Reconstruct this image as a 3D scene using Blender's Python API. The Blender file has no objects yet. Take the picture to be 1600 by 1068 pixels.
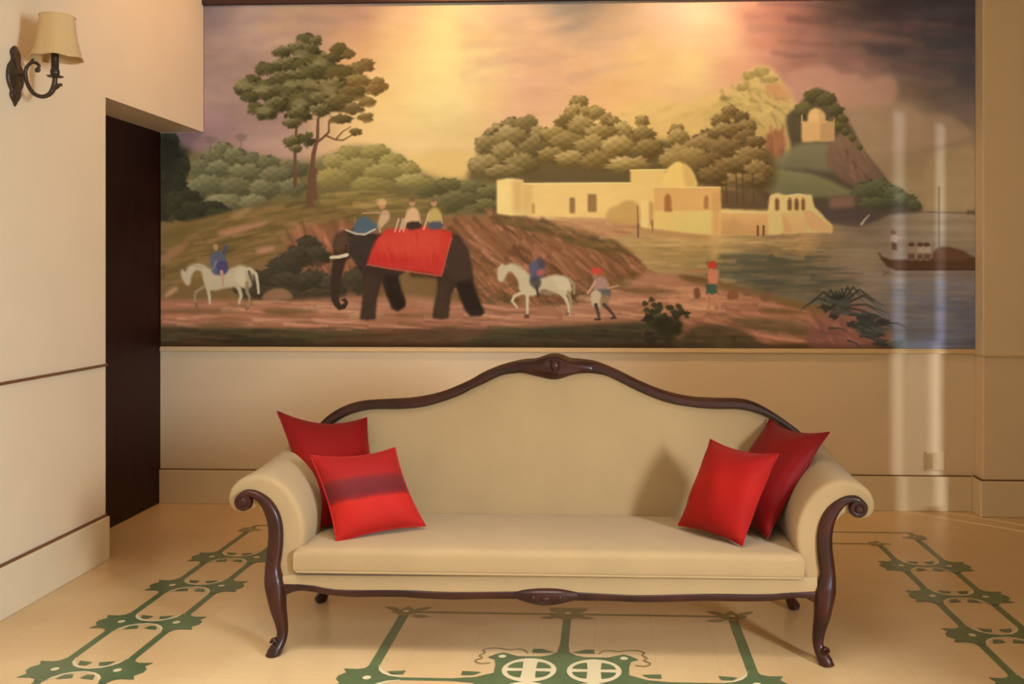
import bpy, math, random
import numpy as np
random.seed(7)
C = bpy.context.scene.collection
SC = bpy.context.scene

# ------------------------------------------------------------------ measuring
# surveyed camera: 1.3 m above the floor, f = 1430 px for a 1600 px wide frame
F, CX, CY, H = 1430.0, 886.0, 430.0, 1.3
TH = math.atan(59 / 1430)
COS, SIN = math.cos(TH), math.sin(TH)
def ray(u, v):
    a = (u - CX) / F; b = -(v - CY) / F
    return (-SIN + a * COS, COS + a * SIN, b)
def at(u, v, y):                       # point seen at (u,v) lying on the plane Y = y
    d = ray(u, v); t = y / d[1]
    return (d[0] * t, y, H + d[2] * t)
def at_floor(u, v, z=0.0):
    d = ray(u, v); t = (z - H) / d[2]
    return (d[0] * t, d[1] * t, z)
def at_side(u, v, x):
    d = ray(u, v); t = x / d[0]
    return (x, d[1] * t, H + d[2] * t)

# ------------------------------------------------------------------ materials
def srgb(r, g, b):
    f = lambda c: c / 12.92 if c <= .04045 else ((c + .055) / 1.055) ** 2.4
    return (f(r / 255), f(g / 255), f(b / 255), 1)
def mat(name, col, rough=.6, var=.06, scale=8, bump=0, bscale=200, coat=0, sheen=0, stretch=(1, 1, 1), col2=None, spec=.5):
    m = bpy.data.materials.new(name); m.use_nodes = True
    n = m.node_tree.nodes; l = m.node_tree.links
    p = n['Principled BSDF']
    p.inputs['Roughness'].default_value = rough
    p.inputs['Specular IOR Level'].default_value = spec
    p.inputs['Coat Weight'].default_value = coat
    p.inputs['Coat Roughness'].default_value = .12
    p.inputs['Sheen Weight'].default_value = sheen
    tc = n.new('ShaderNodeTexCoord'); mp = n.new('ShaderNodeMapping'); mp.inputs['Scale'].default_value = stretch
    l.new(tc.outputs['Object'], mp.inputs['Vector'])
    nz = n.new('ShaderNodeTexNoise'); nz.inputs['Scale'].default_value = scale; nz.inputs['Detail'].default_value = 5
    l.new(mp.outputs['Vector'], nz.inputs['Vector'])
    cr = n.new('ShaderNodeValToRGB')
    a = col2 if col2 else tuple(c * (1 - var) for c in col[:3]) + (1,)
    b = col if col2 else tuple(min(1, c * (1 + var)) for c in col[:3]) + (1,)
    cr.color_ramp.elements[0].position = .3; cr.color_ramp.elements[1].position = .7
    cr.color_ramp.elements[0].color = a; cr.color_ramp.elements[1].color = b
    l.new(nz.outputs['Fac'], cr.inputs['Fac']); l.new(cr.outputs['Color'], p.inputs['Base Color'])
    if bump:
        nb = n.new('ShaderNodeTexNoise'); nb.inputs['Scale'].default_value = bscale; nb.inputs['Detail'].default_value = 3
        l.new(mp.outputs['Vector'], nb.inputs['Vector'])
        bp = n.new('ShaderNodeBump'); bp.inputs['Strength'].default_value = bump; bp.inputs['Distance'].default_value = .003
        l.new(nb.outputs['Fac'], bp.inputs['Height']); l.new(bp.outputs['Normal'], p.inputs['Normal'])
    return m

M = {}
M['wall'] = mat('wall_paint', srgb(228, 208, 176), .55, .02, 3, .08, 60)
M['ceil'] = mat('ceiling_paint', srgb(225, 210, 185), .8, .02, 3)
M['stone'] = mat('baseboard_stone', srgb(226, 208, 174), .35, .03, 6)
M['groove'] = mat('brown_bead', srgb(112, 72, 44), .5, .1, 20)
M['bead'] = mat('cream_bead', srgb(222, 196, 152), .45, .03, 10)
M['door'] = mat('door_wood', srgb(44, 15, 10), .5, .3, 6, .1, 40, spec=.22, stretch=(6, 6, .5), col2=srgb(30, 11, 8))
M['wood'] = mat('mahogany', srgb(66, 27, 19), .36, .3, 10, .12, 60, coat=.12, spec=.35, col2=srgb(38, 16, 12))
M['fabric'] = mat('cream_upholstery', srgb(174, 147, 105), .85, .035, 5, .25, 700, sheen=.15)
M['red'] = mat('dark_red_silk', srgb(172, 28, 24), .55, .12, 6, .3, 350, sheen=.3)
M['crimson'] = mat('crimson_silk', srgb(186, 30, 34), .45, .12, 6, .3, 350, sheen=.35)
M['scarlet'] = mat('scarlet_cotton', srgb(214, 48, 36), .7, .12, 7, .35, 350, sheen=.3)
M['iron'] = mat('dark_bronze', srgb(58, 42, 28), .4, .25, 30, .2, 90)
M['plastic'] = mat('socket_plastic', srgb(222, 200, 164), .4, .02, 5)

# ------------------------------------------------------------------ mesh helpers
class MB:
    def __init__(s): s.v = []; s.f = []; s.m = []
    def add(s, vs, fs, mi=0):
        o = len(s.v); s.v += [tuple(p) for p in vs]; s.f += [tuple(i + o for i in f) for f in fs]; s.m += [mi] * len(fs)
        return s
    def box(s, x0, x1, y0, y1, z0, z1, mi=0):
        v = [(x, y, z) for z in (z0, z1) for y in (y0, y1) for x in (x0, x1)]
        return s.add(v, [(0, 2, 3, 1), (4, 5, 7, 6), (0, 1, 5, 4), (2, 6, 7, 3), (0, 4, 6, 2), (1, 3, 7, 5)], mi)
    def rings(s, R, cap=True, closed=True, mi=0):
        n = len(R[0]); vs = [p for r in R for p in r]; fs = []
        for i in range(len(R) - 1):
            for j in range(n if closed else n - 1):
                k = (j + 1) % n
                fs.append((i * n + j, i * n + k, (i + 1) * n + k, (i + 1) * n + j))
        if cap:
            fs.append(tuple(range(n - 1, -1, -1))); fs.append(tuple((len(R) - 1) * n + j for j in range(n)))
        return s.add(vs, fs, mi)
    def lathe(s, c, prof, n=28, mi=0, flute=0):
        R = []
        for r, z in prof:
            R.append([(c[0] + r * math.cos(2 * math.pi * j / n), c[1] + r * math.sin(2 * math.pi * j / n), c[2] + z) for j in range(n)])
        return s.rings(R, mi=mi)
    def sweep(s, path, rads, n=14, e=1.0, side=(0, 1, 0), mi=0):
        P_ = [np.array(p, float) for p in path]; R = []
        b0 = np.array(side, float)
        for i, p in enumerate(P_):
            t = P_[min(i + 1, len(P_) - 1)] - P_[max(i - 1, 0)]; t /= np.linalg.norm(t) + 1e-9
            b = b0 - t * b0.dot(t); b /= np.linalg.norm(b) + 1e-9
            nn = np.cross(b, t)
            rn, rb = rads[i] if isinstance(rads[i], tuple) else (rads[i], rads[i])
            ring = []
            for j in range(n):
                a = 2 * math.pi * j / n; ca, sa = math.cos(a), math.sin(a)
                ca = math.copysign(abs(ca) ** e, ca); sa = math.copysign(abs(sa) ** e, sa)
                ring.append(tuple(p + nn * rn * ca + b * rb * sa))
            R.append(ring)
        return s.rings(R, mi=mi)
    def build(s, name, m, parent=None, smooth=True, angle=40, bevel=0):
        org = np.zeros(3); q = parent
        while q is not None: org += np.array(q.location); q = q.parent
        me = bpy.data.meshes.new(name)
        me.from_pydata([(p[0] - org[0], p[1] - org[1], p[2] - org[2]) for p in s.v], [], s.f)
        ms = m if isinstance(m, (list, tuple)) else [m]
        for x in ms: me.materials.append(x)
        me.polygons.foreach_set('material_index', s.m)
        me.update()
        import bmesh
        bm = bmesh.new(); bm.from_mesh(me); bmesh.ops.recalc_face_normals(bm, faces=bm.faces); bm.to_mesh(me); bm.free()
        if smooth:
            me.polygons.foreach_set('use_smooth', [True] * len(me.polygons))
            me.set_sharp_from_angle(angle=math.radians(angle))
        o = bpy.data.objects.new(name, me); C.objects.link(o)
        if parent: o.parent = parent
        if bevel:
            b = o.modifiers.new('bevel', 'BEVEL'); b.width = bevel; b.segments = 3; b.limit_method = 'ANGLE'
        return o

def tag(o, label=None, cat=None, group=None, kind=None):
    if label: o['label'] = label
    if cat: o['category'] = cat
    if group: o['group'] = group
    if kind: o['kind'] = kind
    return o
def thing(name, loc, label, cat, group=None):
    o = bpy.data.objects.new(name, None); o.empty_display_size = .1; C.objects.link(o); o.location = loc
    return tag(o, label, cat, group)
def struct(name, mb, m, **k):
    return tag(mb.build(name, m, **k), kind='structure')
def smooth_curve(pts, n, closed=False):
    p = np.array(pts, float)
    if closed: q = np.vstack([p[-1], p, p[0], p[1]])
    else: q = np.vstack([2 * p[0] - p[1], p, 2 * p[-1] - p[-2]])
    out = []
    segs = len(q) - 3
    for i in range(segs):
        a, b, c, d = q[i:i + 4]
        for t in np.linspace(0, 1, 9)[:-1]:
            out.append(.5 * (2 * b + (c - a) * t + (2 * a - 5 * b + 4 * c - d) * t * t + (3 * b - a - 3 * c + d) * t ** 3))
    if not closed: out.append(p[-1])
    out = np.array(out)
    if closed: out = np.vstack([out, out[0]])
    L = np.r_[0, np.cumsum(np.linalg.norm(np.diff(out, axis=0), axis=1))]
    s = np.linspace(0, L[-1], n + 1 if closed else n)
    r = np.stack([np.interp(s, L, out[:, k]) for k in range(out.shape[1])], 1)
    return r[:-1] if closed else r

# ------------------------------------------------------------------ room shell
YB = 5.14          # back wall
XL = -2.289        # left wall
XD = -2.542        # face of the recessed door
ZC = 3.35          # ceiling
XR, YF = 3.05, -2.6
PX, PY = 2.040, 5.03   # right pilaster

w = MB().box(XD - .2, XR + .2, YB, YB + .2, 0, ZC)
struct('wall_back', w, M['wall'], smooth=False)
w = MB().box(XD, XL, YF, 4.109, 0, ZC).box(XD, XL, 4.109, YB, 2.117, ZC).box(XD - .3, XD - .06, YF, YB, 0, ZC).box(XD - .06, XD, YF, 4.0, 0, ZC).box(XD-.06, XD, 4.0, YB, 2.117, ZC)
struct('wall_left', w, M['wall'], smooth=False)
w = MB().box(PX, XR, PY, YB, 0, ZC)
struct('wall_pilaster', w, M['wall'], smooth=False, bevel=.008)
# right wall with a window opening (front) and two narrow openings (near the back)
WY0, WY1, WZ0, WZ1 = -.35, 1.15, .35, 2.55
S1, S2, SH = (3.998, 4.030), (4.106, 4.138), 1.76
w = MB()
w.box(XR, XR + .2, YF, WY0, 0, ZC).box(XR, XR + .2, WY0, WY1, 0, WZ0).box(XR, XR + .2, WY0, WY1, WZ1, ZC)
w.box(XR, XR + .2, WY1, 3.7, 0, ZC).box(XR, XR + .02, 3.7, S1[0], 0, ZC).box(XR, XR + .02, S1[1], S2[0], 0, .46).box(XR, XR + .02, S1[1], S2[0], 1.02, SH).box(XR, XR + .02, S2[1], 4.5, 0, ZC).box(XR, XR + .02, S1[0], S2[1], SH, ZC).box(XR, XR + .2, 4.5, PY + .3, 0, ZC)
for k_ in range(28):                                   # unseen slats between the two gaps, added to pass a dimmer glow
    z_ = .46 + k_ * .02
    w.box(XR, XR + .003, S1[1], S2[0], z_, z_ + .0125)
w.box(1.86, XR, 1.45, 1.62, 0, ZC)  # unseen pier, added to block the key light from the right-hand floor
struct('wall_right', w, M['wall'], smooth=False)
w = MB().box(XD, XR, YF - .2, YF, 0, ZC)
struct('wall_front', w, M['wall'], smooth=False)
struct('ceiling', MB().box(XD, XR, YF, YB, ZC, ZC + .15), M['ceil'], smooth=False)

d = struct('door_1', MB().box(XD - .06, XD, 4.0, YB - .001, .004, 2.117), M['door'], smooth=False)

# baseboards, beads
bx = MB().box(XL, XL + .02, YF, 4.109, 0, .197)
struct('baseboard_left', bx, M['stone'], smooth=False, bevel=.003)
struct('baseboard_back', MB().box(XD, 2.018, YB - .018, YB, 0, .190), M['stone'], smooth=False, bevel=.003)
struct('baseboard_right', MB().box(2.018, XR, PY - .018, YB, 0, .192), M['stone'], smooth=False, bevel=.003)
struct('trim_1', MB().box(XL, XL + .010, YF, 4.109, .197, .206), M['groove'], smooth=False)
struct('trim_2', MB().box(XL, XL + .010, YF, 4.112, .884, .895), M['groove'], smooth=False)
struct('trim_3', MB().box(XD, 2.018, YB - .010, YB, .190, .196), M['groove'], smooth=False)
struct('trim_4', MB().box(2.026, XR, PY - .010, YB, .192, .199), M['groove'], smooth=False)
b = MB().box(XD, PX, YB - .013, YB, .868, .884).box(XD, PX, YB - .009, YB, .884, .893)
struct('trim_5', b, M['bead'], smooth=False, bevel=.003)
b = MB().box(PX - .006, XR, PY - .012, YB, .862, .876)
struct('trim_6', b, M['bead'], smooth=False, bevel=.004)

# ------------------------------------------------------------------ floor with inlaid border tiles
def floor_material():
    m = bpy.data.materials.new('cream_floor_tiles'); m.use_nodes = True
    n = m.node_tree.nodes; l = m.node_tree.links; p = n['Principled BSDF']
    p.inputs['Roughness'].default_value = .3
    p.inputs['Coat Weight'].default_value = .15; p.inputs['Coat Roughness'].default_value = .2
    tc = n.new('ShaderNodeTexCoord')
    nz = n.new('ShaderNodeTexNoise'); nz.inputs['Scale'].default_value = 2.2; nz.inputs['Detail'].default_value = 6
    l.new(tc.outputs['Object'], nz.inputs['Vector'])
    cr = n.new('ShaderNodeValToRGB'); cr.color_ramp.elements[0].position = .3; cr.color_ramp.elements[1].position = .72
    cr.color_ramp.elements[0].color = srgb(203, 168, 121); cr.color_ramp.elements[1].color = srgb(217, 188, 143)
    l.new(nz.outputs['Fac'], cr.inputs['Fac'])
    br = n.new('ShaderNodeTexBrick'); br.offset = 0; br.squash = 1
    br.inputs['Scale'].default_value = 1; br.inputs['Brick Width'].default_value = .208; br.inputs['Row Height'].default_value = .208
    br.inputs['Mortar Size'].default_value = .0011; br.inputs['Mortar Smooth'].default_value = .3
    br.inputs['Color1'].default_value = (1, 1, 1, 1); br.inputs['Color2'].default_value = (.975, .97, .965, 1); br.inputs['Mortar'].default_value = (.84, .79, .72, 1)
    mp = n.new('ShaderNodeMapping'); mp.inputs['Location'].default_value = (.244, .0, 0)
    l.new(tc.outputs['Object'], mp.inputs['Vector']); l.new(mp.outputs['Vector'], br.inputs['Vector'])
    mx = n.new('ShaderNodeMix'); mx.data_type = 'RGBA'; mx.blend_type = 'MULTIPLY'; mx.inputs[0].default_value = 1
    l.new(cr.outputs['Color'], mx.inputs[6]); l.new(br.outputs['Color'], mx.inputs[7]); l.new(mx.outputs[2], p.inputs['Base Color'])
    return m
M['floor'] = floor_material()
M['cornice'] = mat('dark_cornice', srgb(58, 30, 22), .6, .1, 20)
M['green'] = mat('green_tile_glaze', srgb(86, 104, 70), .32, .14, 14, coat=.15)
M['pale'] = mat('pale_tile_glaze', srgb(218, 202, 164), .32, .03, 8, coat=.15)
M['olive'] = mat('olive_tile_line', srgb(128, 116, 72), .32, .1, 12, coat=.15)

fl = MB()
fl.box(XD - .2, XR + .2, YF - .1, YB + .1, -.12, 0, 0)
LAY = .0005
NIN = [0]
def inlay(pts, layer, mi):
    NIN[0] += 1
    fl.add([(x, y, LAY * layer + (NIN[0] % 45) * 1e-5) for x, y in pts], [tuple(range(len(pts)))], mi)
def bar(x0, y0, x1, y1, w, layer=1, mi=1):
    d = np.array([x1 - x0, y1 - y0], float); d /= np.linalg.norm(d); n_ = np.array([-d[1], d[0]]) * w / 2
    inlay([(x0 + n_[0], y0 + n_[1]), (x0 - n_[0], y0 - n_[1]), (x1 - n_[0], y1 - n_[1]), (x1 + n_[0], y1 + n_[1])], layer, mi)
def disc(x, y, r, layer, mi, k=24, a0=0, a1=2 * math.pi, ry=None):
    ry = ry or r
    pts = [(x + r * math.cos(a0 + (a1 - a0) * i / k), y + ry * math.sin(a0 + (a1 - a0) * i / k)) for i in range(k + (0 if a1 - a0 > 6.28 else 1))]
    if a1 - a0 < 6.28: pts.append((x, y))
    inlay(pts, layer, mi)
def concave(x, y, r, layer, mi, tips=1.0):
    # four-pointed tile star with hollow sides
    pts = []
    for q in range(4):
        a = q * math.pi / 2
        for t in np.linspace(0, 1, 9)[:-1]:
            ang = a + t * math.pi / 2
            rr = r * (1 - .42 * math.sin(t * math.pi) ** .8) * (tips if q % 2 == 0 and t < .01 else 1)
            pts.append((x + rr * math.cos(ang), y + rr * math.sin(ang)))
    inlay(pts, layer, mi)
def leaf(x, y, dx, dy, L, w, layer, mi):
    d = np.array([dx, dy], float); d /= np.linalg.norm(d); n_ = np.array([-d[1], d[0]])
    pts = []
    for t in np.linspace(0, 1, 8): pts.append(np.array([x, y]) + d * L * t + n_ * w * math.sin(math.pi * t ** .8))
    for t in np.linspace(1, 0, 8)[1:-1]: pts.append(np.array([x, y]) + d * L * t - n_ * w * math.sin(math.pi * t ** .8))
    inlay([tuple(p) for p in pts], layer, mi)
NODE = [(-.016,.088),(-.024,.070),(-.045,.061),(-.089,.064),(-.074,.036),(-.092,.012),(-.092,-.012),(-.074,-.036),(-.089,-.064),(-.045,-.061),(-.024,-.070),(-.016,-.088),(.016,-.088),(.023,-.057),(.040,-.034),(.065,-.017),(.105,-.008),(.105,.008),(.065,.017),(.040,.034),(.023,.057),(.016,.088)]
EDGE = [(.012,.096),(.030,.066),(.046,.045),(.068,.027),(.105,.016),(.105,-.016),(.068,-.027),(.046,-.045),(.030,-.066),(.012,-.096)]
def node(x, y, dirx, s=1.0, mi=1):
    # green tile device: wavy outer edge, hollow inner sides that run into the cross bar, pale eye
    k = -dirx * s
    inlay([(x + a * k, y + b * s) for a, b in EDGE], 2, 2)
    inlay([(x + a * k, y + b * s) for a, b in NODE], 3, mi)
    disc(x, y, .0135 * s, 5, 2, 12)
def petals(x, y, sy, mi=1):
    # pairs of small dark wedges between the two rails of the border
    for q in (-1, 1):
        inlay([(x + q * .012, y + sy * .060), (x + q * .062, y + sy * .070), (x + q * .050, y + sy * .038), (x + q * .022, y + sy * .034)], 3, mi)
rows = [1.29, 1.705, 2.12, 2.535, 2.947, 3.362, 3.766, 4.155]
TOP_O, TOP_I = 4.69, 4.49
for xo, xi, sg in ((-1.812, -1.602, -1), (1.538, 1.326, 1)):
    bar(xo, .9, xo, TOP_O, .029); bar(xi, .9, xi, TOP_I, .029)
    for y in rows:
        node(xo, y, sg); node(xi, y, -sg)
        bar(xo, y, xi, y, .018, 3)
        xm = (xo + xi) / 2
        for sy in (1, -1): petals(xm, y, sy)
    node(xo, TOP_O - .08, sg, .6, 3); node(xi, TOP_I, -sg, .55, 3)
bar(-1.812, TOP_O, 1.538, TOP_O, .02, 1, 3); bar(-1.602, TOP_I, 1.326, TOP_I, .02, 1, 3)
# inner frame with the double-ring centre
CXT = -.142
xl_, xr_ = -.768, .484
bar(xl_, 3.51, xr_, 3.51, .018, 1, 3)
bar(xl_, 3.51, xl_, 1.9, .036); bar(xr_, 3.51, xr_, 1.9, .036)
bar(CXT, 3.51, CXT, 3.09, .030)
for x, sg in ((xl_, -1), (xr_, 1)):
    concave(x, 3.51, .06, 2, 3); disc(x, 3.51, .013, 5, 2, 12)
    leaf(x - .03, 3.53, -1, .5, .07, .013, 3, 3); leaf(x + .03, 3.53, 1, .5, .07, .013, 3, 3)
    leaf(x - sg * .03, 3.47, -sg, -.12, .075, .014, 3, 3)
    node(x, 2.926, sg, 1.05)
    inlay([(x - sg * .055, 2.975), (x - sg * .115, 2.985), (x - sg * .110, 2.958), (x - sg * .075, 2.955)], 4, 1)
    bar(x, 2.926, CXT + sg * .34, 2.926, .020, 1)
    node(x, 2.53, sg, 1.05)
inlay([(CXT - .07, 3.55), (CXT - .075, 3.575), (CXT + .075, 3.575), (CXT + .07, 3.55), (CXT + .04, 3.52), (CXT + .065, 3.49), (CXT, 3.45), (CXT - .065, 3.49), (CXT - .04, 3.52)][::-1], 2, 3)
disc(CXT, 3.515, .013, 5, 2, 12)
for sx in (-1, 1): leaf(CXT + sx * .045, 3.475, sx, -.1, .06, .012, 3, 3)
# centre
YC, RO_, RR = 2.917, .089, .084
def flare(x, y, w, sy):
    inlay([(x - .016, y + sy * .11), (x - .020, y + sy * .06), (x - .045, y + sy * .032), (x - w, y + sy * .010), (x - w, y - sy * .008), (x - .05, y - sy * .02), (x, y - sy * .09), (x + .05, y - sy * .02), (x + w, y - sy * .008), (x + w, y + sy * .010), (x + .045, y + sy * .032), (x + .020, y + sy * .06), (x + .016, y + sy * .11)][::-sy], 3, 1)
for sy in (1, -1):
    yt = YC + sy * .178
    bar(CXT - .205, yt + sy * .010, CXT + .205, yt + sy * .010, .020, 3)
    flare(CXT, yt, .105, sy)
    for sx in (-1, 1):
        x = CXT + sx * .207
        # hooded corner piece with a pointed side
        inlay([(x - sx * .060, yt + sy * .016), (x - sx * .025, yt + sy * .036), (x, yt + sy * .048), (x + sx * .024, yt + sy * .034), (x + sx * .050, yt + sy * .006), (x + sx * .024, yt - sy * .010), (x + sx * .016, yt - sy * .05), (x + sx * .014, yt - sy * .12), (x - sx * .018, yt - sy * .12), (x - sx * .016, yt - sy * .03), (x - sx * .040, yt - sy * .002)], 3, 1)
        disc(x, yt + sy * .012, .0135, 6, 2, 12)
        inlay([(CXT + sx * .030, yt + sy * .055), (CXT + sx * .075, yt + sy * .082), (CXT + sx * .105, yt + sy * .082), (CXT + sx * .108, yt + sy * .050), (CXT + sx * .070, yt + sy * .050)], 4, 1)
        # curled outline outside the corner
        pts = [(x - sx * .085, yt + sy * .045), (x - sx * .072, yt + sy * .070), (x - sx * .045, yt + sy * .078), (x - sx * .018, yt + sy * .068), (x + sx * .012, yt + sy * .080), (x + sx * .048, yt + sy * .080), (x + sx * .072, yt + sy * .062), (x + sx * .062, yt + sy * .040), (x + sx * .080, yt + sy * .020), (x + sx * .066, yt + sy * .000), (x + sx * .088, yt - sy * .022), (x + sx * .070, yt - sy * .046), (x + sx * .036, yt - sy * .040)]
        pts = [tuple(q) for q in smooth_curve(pts, 34)]
        for a, b_ in zip(pts[:-1], pts[1:]): bar(a[0], a[1], b_[0], b_[1], .0055, 5, 3)
        cx_, cy_ = CXT + sx * .107, YC + sy * RO_
        disc(cx_, cy_, RR + .006, 4, 2, 40)
        for q in range(4):
            ox, oy = (.022 if q in (0, 3) else -.022), (.010 if q < 2 else -.010)
            disc(cx_ + ox, cy_ + oy, .050, 6, 1, 10, q * math.pi / 2 + .05, (q + 1) * math.pi / 2 - .05)
inlay([(CXT - .20, YC - .175), (CXT + .20, YC - .175), (CXT + .20, YC + .175), (CXT - .20, YC + .175)], 2, 1)
for sx in (-1, 1):
    inlay([(CXT + sx * .20, YC + .075), (CXT + sx * .235, YC + .055), (CXT + sx * .28, YC + .028), (CXT + sx * .345, YC + .018), (CXT + sx * .345, YC - .002), (CXT + sx * .28, YC - .012), (CXT + sx * .235, YC - .045), (CXT + sx * .20, YC - .065)][::-sx], 3, 1)
    inlay([(CXT + sx * .262, YC + .066), (CXT + sx * .325, YC + .072), (CXT + sx * .325, YC + .042), (CXT + sx * .285, YC + .045)][::-sx], 4, 1)
fo = struct('floor', fl, [M['floor'], M['green'], M['pale'], M['olive']], smooth=False)

# ------------------------------------------------------------------ the painted mural: a canvas of brush marks, stored as point colours
U0, V0, U1, V1, KS = 236.0, -14.0, 1536.0, 552.0, .92
CW, CH = int((U1 - U0) * KS), int((V1 - V0) * KS)
GU, GV = np.meshgrid(U0 + (np.arange(CW) + .5) / KS, V0 + (np.arange(CH) + .5) / KS)
CAN = np.zeros((CH, CW, 3))
rng = np.random.default_rng(11)
def vnoise(sx, sy, seed=0, oct=4):
    # smooth value noise over the canvas, feature size sx by sy
    r = np.random.default_rng(seed); out = np.zeros((CH, CW)); amp = 1; tot = 0
    for o in range(oct):
        nx, ny = int((U1 - U0) / sx) + 3, int((V1 - V0) / sy) + 3
        g = r.random((ny, nx)); x = (GU[0] - U0) / sx; y = (GV[:, 0] - V0) / sy
        xi, yi = x.astype(int), y.astype(int); fx, fy = x - xi, y - yi; fx = fx * fx * (3 - 2 * fx); fy = fy * fy * (3 - 2 * fy)
        a = g[yi][:, xi] * (1 - fx) + g[yi][:, xi + 1] * fx; b = g[yi + 1][:, xi] * (1 - fx) + g[yi + 1][:, xi + 1] * fx
        out += amp * (a * (1 - fy)[:, None] + b * fy[:, None]); tot += amp; amp *= .5; sx /= 2; sy /= 2
    return out / tot
def win(u0, v0, u1, v1):
    a = max(0, int((u0 - U0) * KS)); b = min(CW, int((u1 - U0) * KS) + 2); c = max(0, int((v0 - V0) * KS)); d = min(CH, int((v1 - V0) * KS) + 2)
    return (slice(c, max(c, d)), slice(a, max(a, b)))
def lay(w, mask, col, a=1.0):
    m = (mask * a)[..., None]; CAN[w] = CAN[w] * (1 - m) + np.array(col, float) * m
def blur(m, r):
    k = int(r * KS + .5)
    for _ in range(2):
        for ax in (0, 1):
            if k < 1: continue
            p = np.pad(m, [(k, k) if i == ax else (0, 0) for i in (0, 1)], mode='edge'); c = np.cumsum(p, ax)
            z = np.zeros_like(np.take(c, [0], ax)); c = np.concatenate([z, c], ax); n = m.shape[ax]
            m = (np.take(c, np.arange(2 * k + 1, 2 * k + 1 + n), ax) - np.take(c, np.arange(n), ax)) / (2 * k + 1)
    return m
def inside(pts, w):
    X, Y = GU[w], GV[w]; m = np.zeros(X.shape, bool); n = len(pts)
    for i in range(n):
        (x0, y0), (x1, y1) = pts[i], pts[(i + 1) % n]
        if y0 == y1: continue
        m ^= ((Y < y0) != (Y < y1)) & (X < (x1 - x0) * (Y - y0) / (y1 - y0) + x0)
    return m.astype(float)
def shape(pts, col, soft=1.2, a=1.0, curve=False, col2=None, axis='v'):
    # filled outline, optionally smoothed, optionally running from col to col2
    p = [tuple(q) for q in (smooth_curve(pts, len(pts) * 6, True) if curve else pts)]
    us = [q[0] for q in p]; vs = [q[1] for q in p]; g = 3 + soft * 3
    w = win(min(us) - g, min(vs) - g, max(us) + g, max(vs) + g)
    if GU[w].size == 0: return
    m = blur(inside(p, w), soft)
    if col2 is not None:
        t = (GV[w] - min(vs)) / (max(vs) - min(vs) + 1e-6) if axis == 'v' else (GU[w] - min(us)) / (max(us) - min(us) + 1e-6)
        t = np.clip(t, 0, 1)[..., None]; mm = (m * a)[..., None]
        CAN[w] = CAN[w] * (1 - mm) + (np.array(col, float) * (1 - t) + np.array(col2, float) * t) * mm
    else: lay(w, m, col, a)
def blob(cu, cv, ru, rv, col, a=1.0, soft=.25, rough=.15, seed=0):
    r = random.Random(seed * 7919 + int(cu * 3 + cv)); g = 1.5
    w = win(cu - ru * g, cv - rv * g, cu + ru * g, cv + rv * g)
    if GU[w].size == 0: return
    du, dv = (GU[w] - cu) / ru, (GV[w] - cv) / rv; t = np.arctan2(dv, du); R = np.ones_like(t)
    for k in (3, 5, 8, 12): R += rough * r.uniform(-1, 1) * np.sin(k * t + r.uniform(0, 6.3)) / (k ** .35)
    d = np.sqrt(du * du + dv * dv) / R
    m = np.clip((1 - d) / soft + .5, 0, 1); lay(w, m * m * (3 - 2 * m), col, a)
def line(pts, width, col, a=1.0, w2=None, soft=.8):
    w2 = width if w2 is None else w2; n = len(pts) - 1
    us = [q[0] for q in pts]; vs = [q[1] for q in pts]; g = max(width, w2) + 3
    w = win(min(us) - g, min(vs) - g, max(us) + g, max(vs) + g)
    if GU[w].size == 0: return
    m = np.zeros(GU[w].shape)
    for i in range(n):
        (x0, y0), (x1, y1) = pts[i], pts[i + 1]; dx, dy = x1 - x0, y1 - y0; L = dx * dx + dy * dy + 1e-9
        t = np.clip(((GU[w] - x0) * dx + (GV[w] - y0) * dy) / L, 0, 1)
        d = np.hypot(GU[w] - x0 - dx * t, GV[w] - y0 - dy * t); ww = width + (w2 - width) * (i + t) / n
        m = np.maximum(m, np.clip((ww / 2 - d) / soft + .5, 0, 1))
    lay(w, m, col, a)
def field(P_, reach=60, pw=2.6):
    a = np.array(P_, float); num = np.zeros((CH, CW, 3)); den = np.zeros((CH, CW))
    for u, v, r, g, b in a:
        k = 1 / ((GU - u) ** 2 + (GV - v) ** 2 + reach ** 2 * .35) ** (pw / 2); num += k[..., None] * np.array([r, g, b]); den += k
    return num / den[..., None]
def dabs(poly, cols, n, L, wd, ang=0, a=.5, spread=8, seed=1, soft=1.5):
    # many short brush strokes scattered inside an outline
    r = random.Random(seed); us = [q[0] for q in poly]; vs = [q[1] for q in poly]; k = 0; tries = 0
    while k < n and tries < n * 20:
        tries += 1; u, v = r.uniform(min(us), max(us)), r.uniform(min(vs), max(vs)); c = False
        for i in range(len(poly)):
            (x0, y0), (x1, y1) = poly[i], poly[(i + 1) % len(poly)]
            if (y0 > v) != (y1 > v) and u < (x1 - x0) * (v - y0) / (y1 - y0) + x0: c = not c
        if not c: continue
        k += 1; t = math.radians(ang + r.uniform(-spread, spread)); l = L * r.uniform(.4, 1.2) / 2; bow = r.uniform(-.12, .12) * l
        line([(u - l * math.cos(t), v - l * math.sin(t)), (u - bow * math.sin(t), v + bow * math.cos(t)), (u + l * math.cos(t), v + l * math.sin(t))], wd * r.uniform(.5, 1.3), r.choice(cols), a * r.uniform(.5, 1), w2=wd * .3, soft=soft)
def mixc(a, b, t): return tuple(x * (1 - t) + y * t for x, y in zip(a, b))
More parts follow.
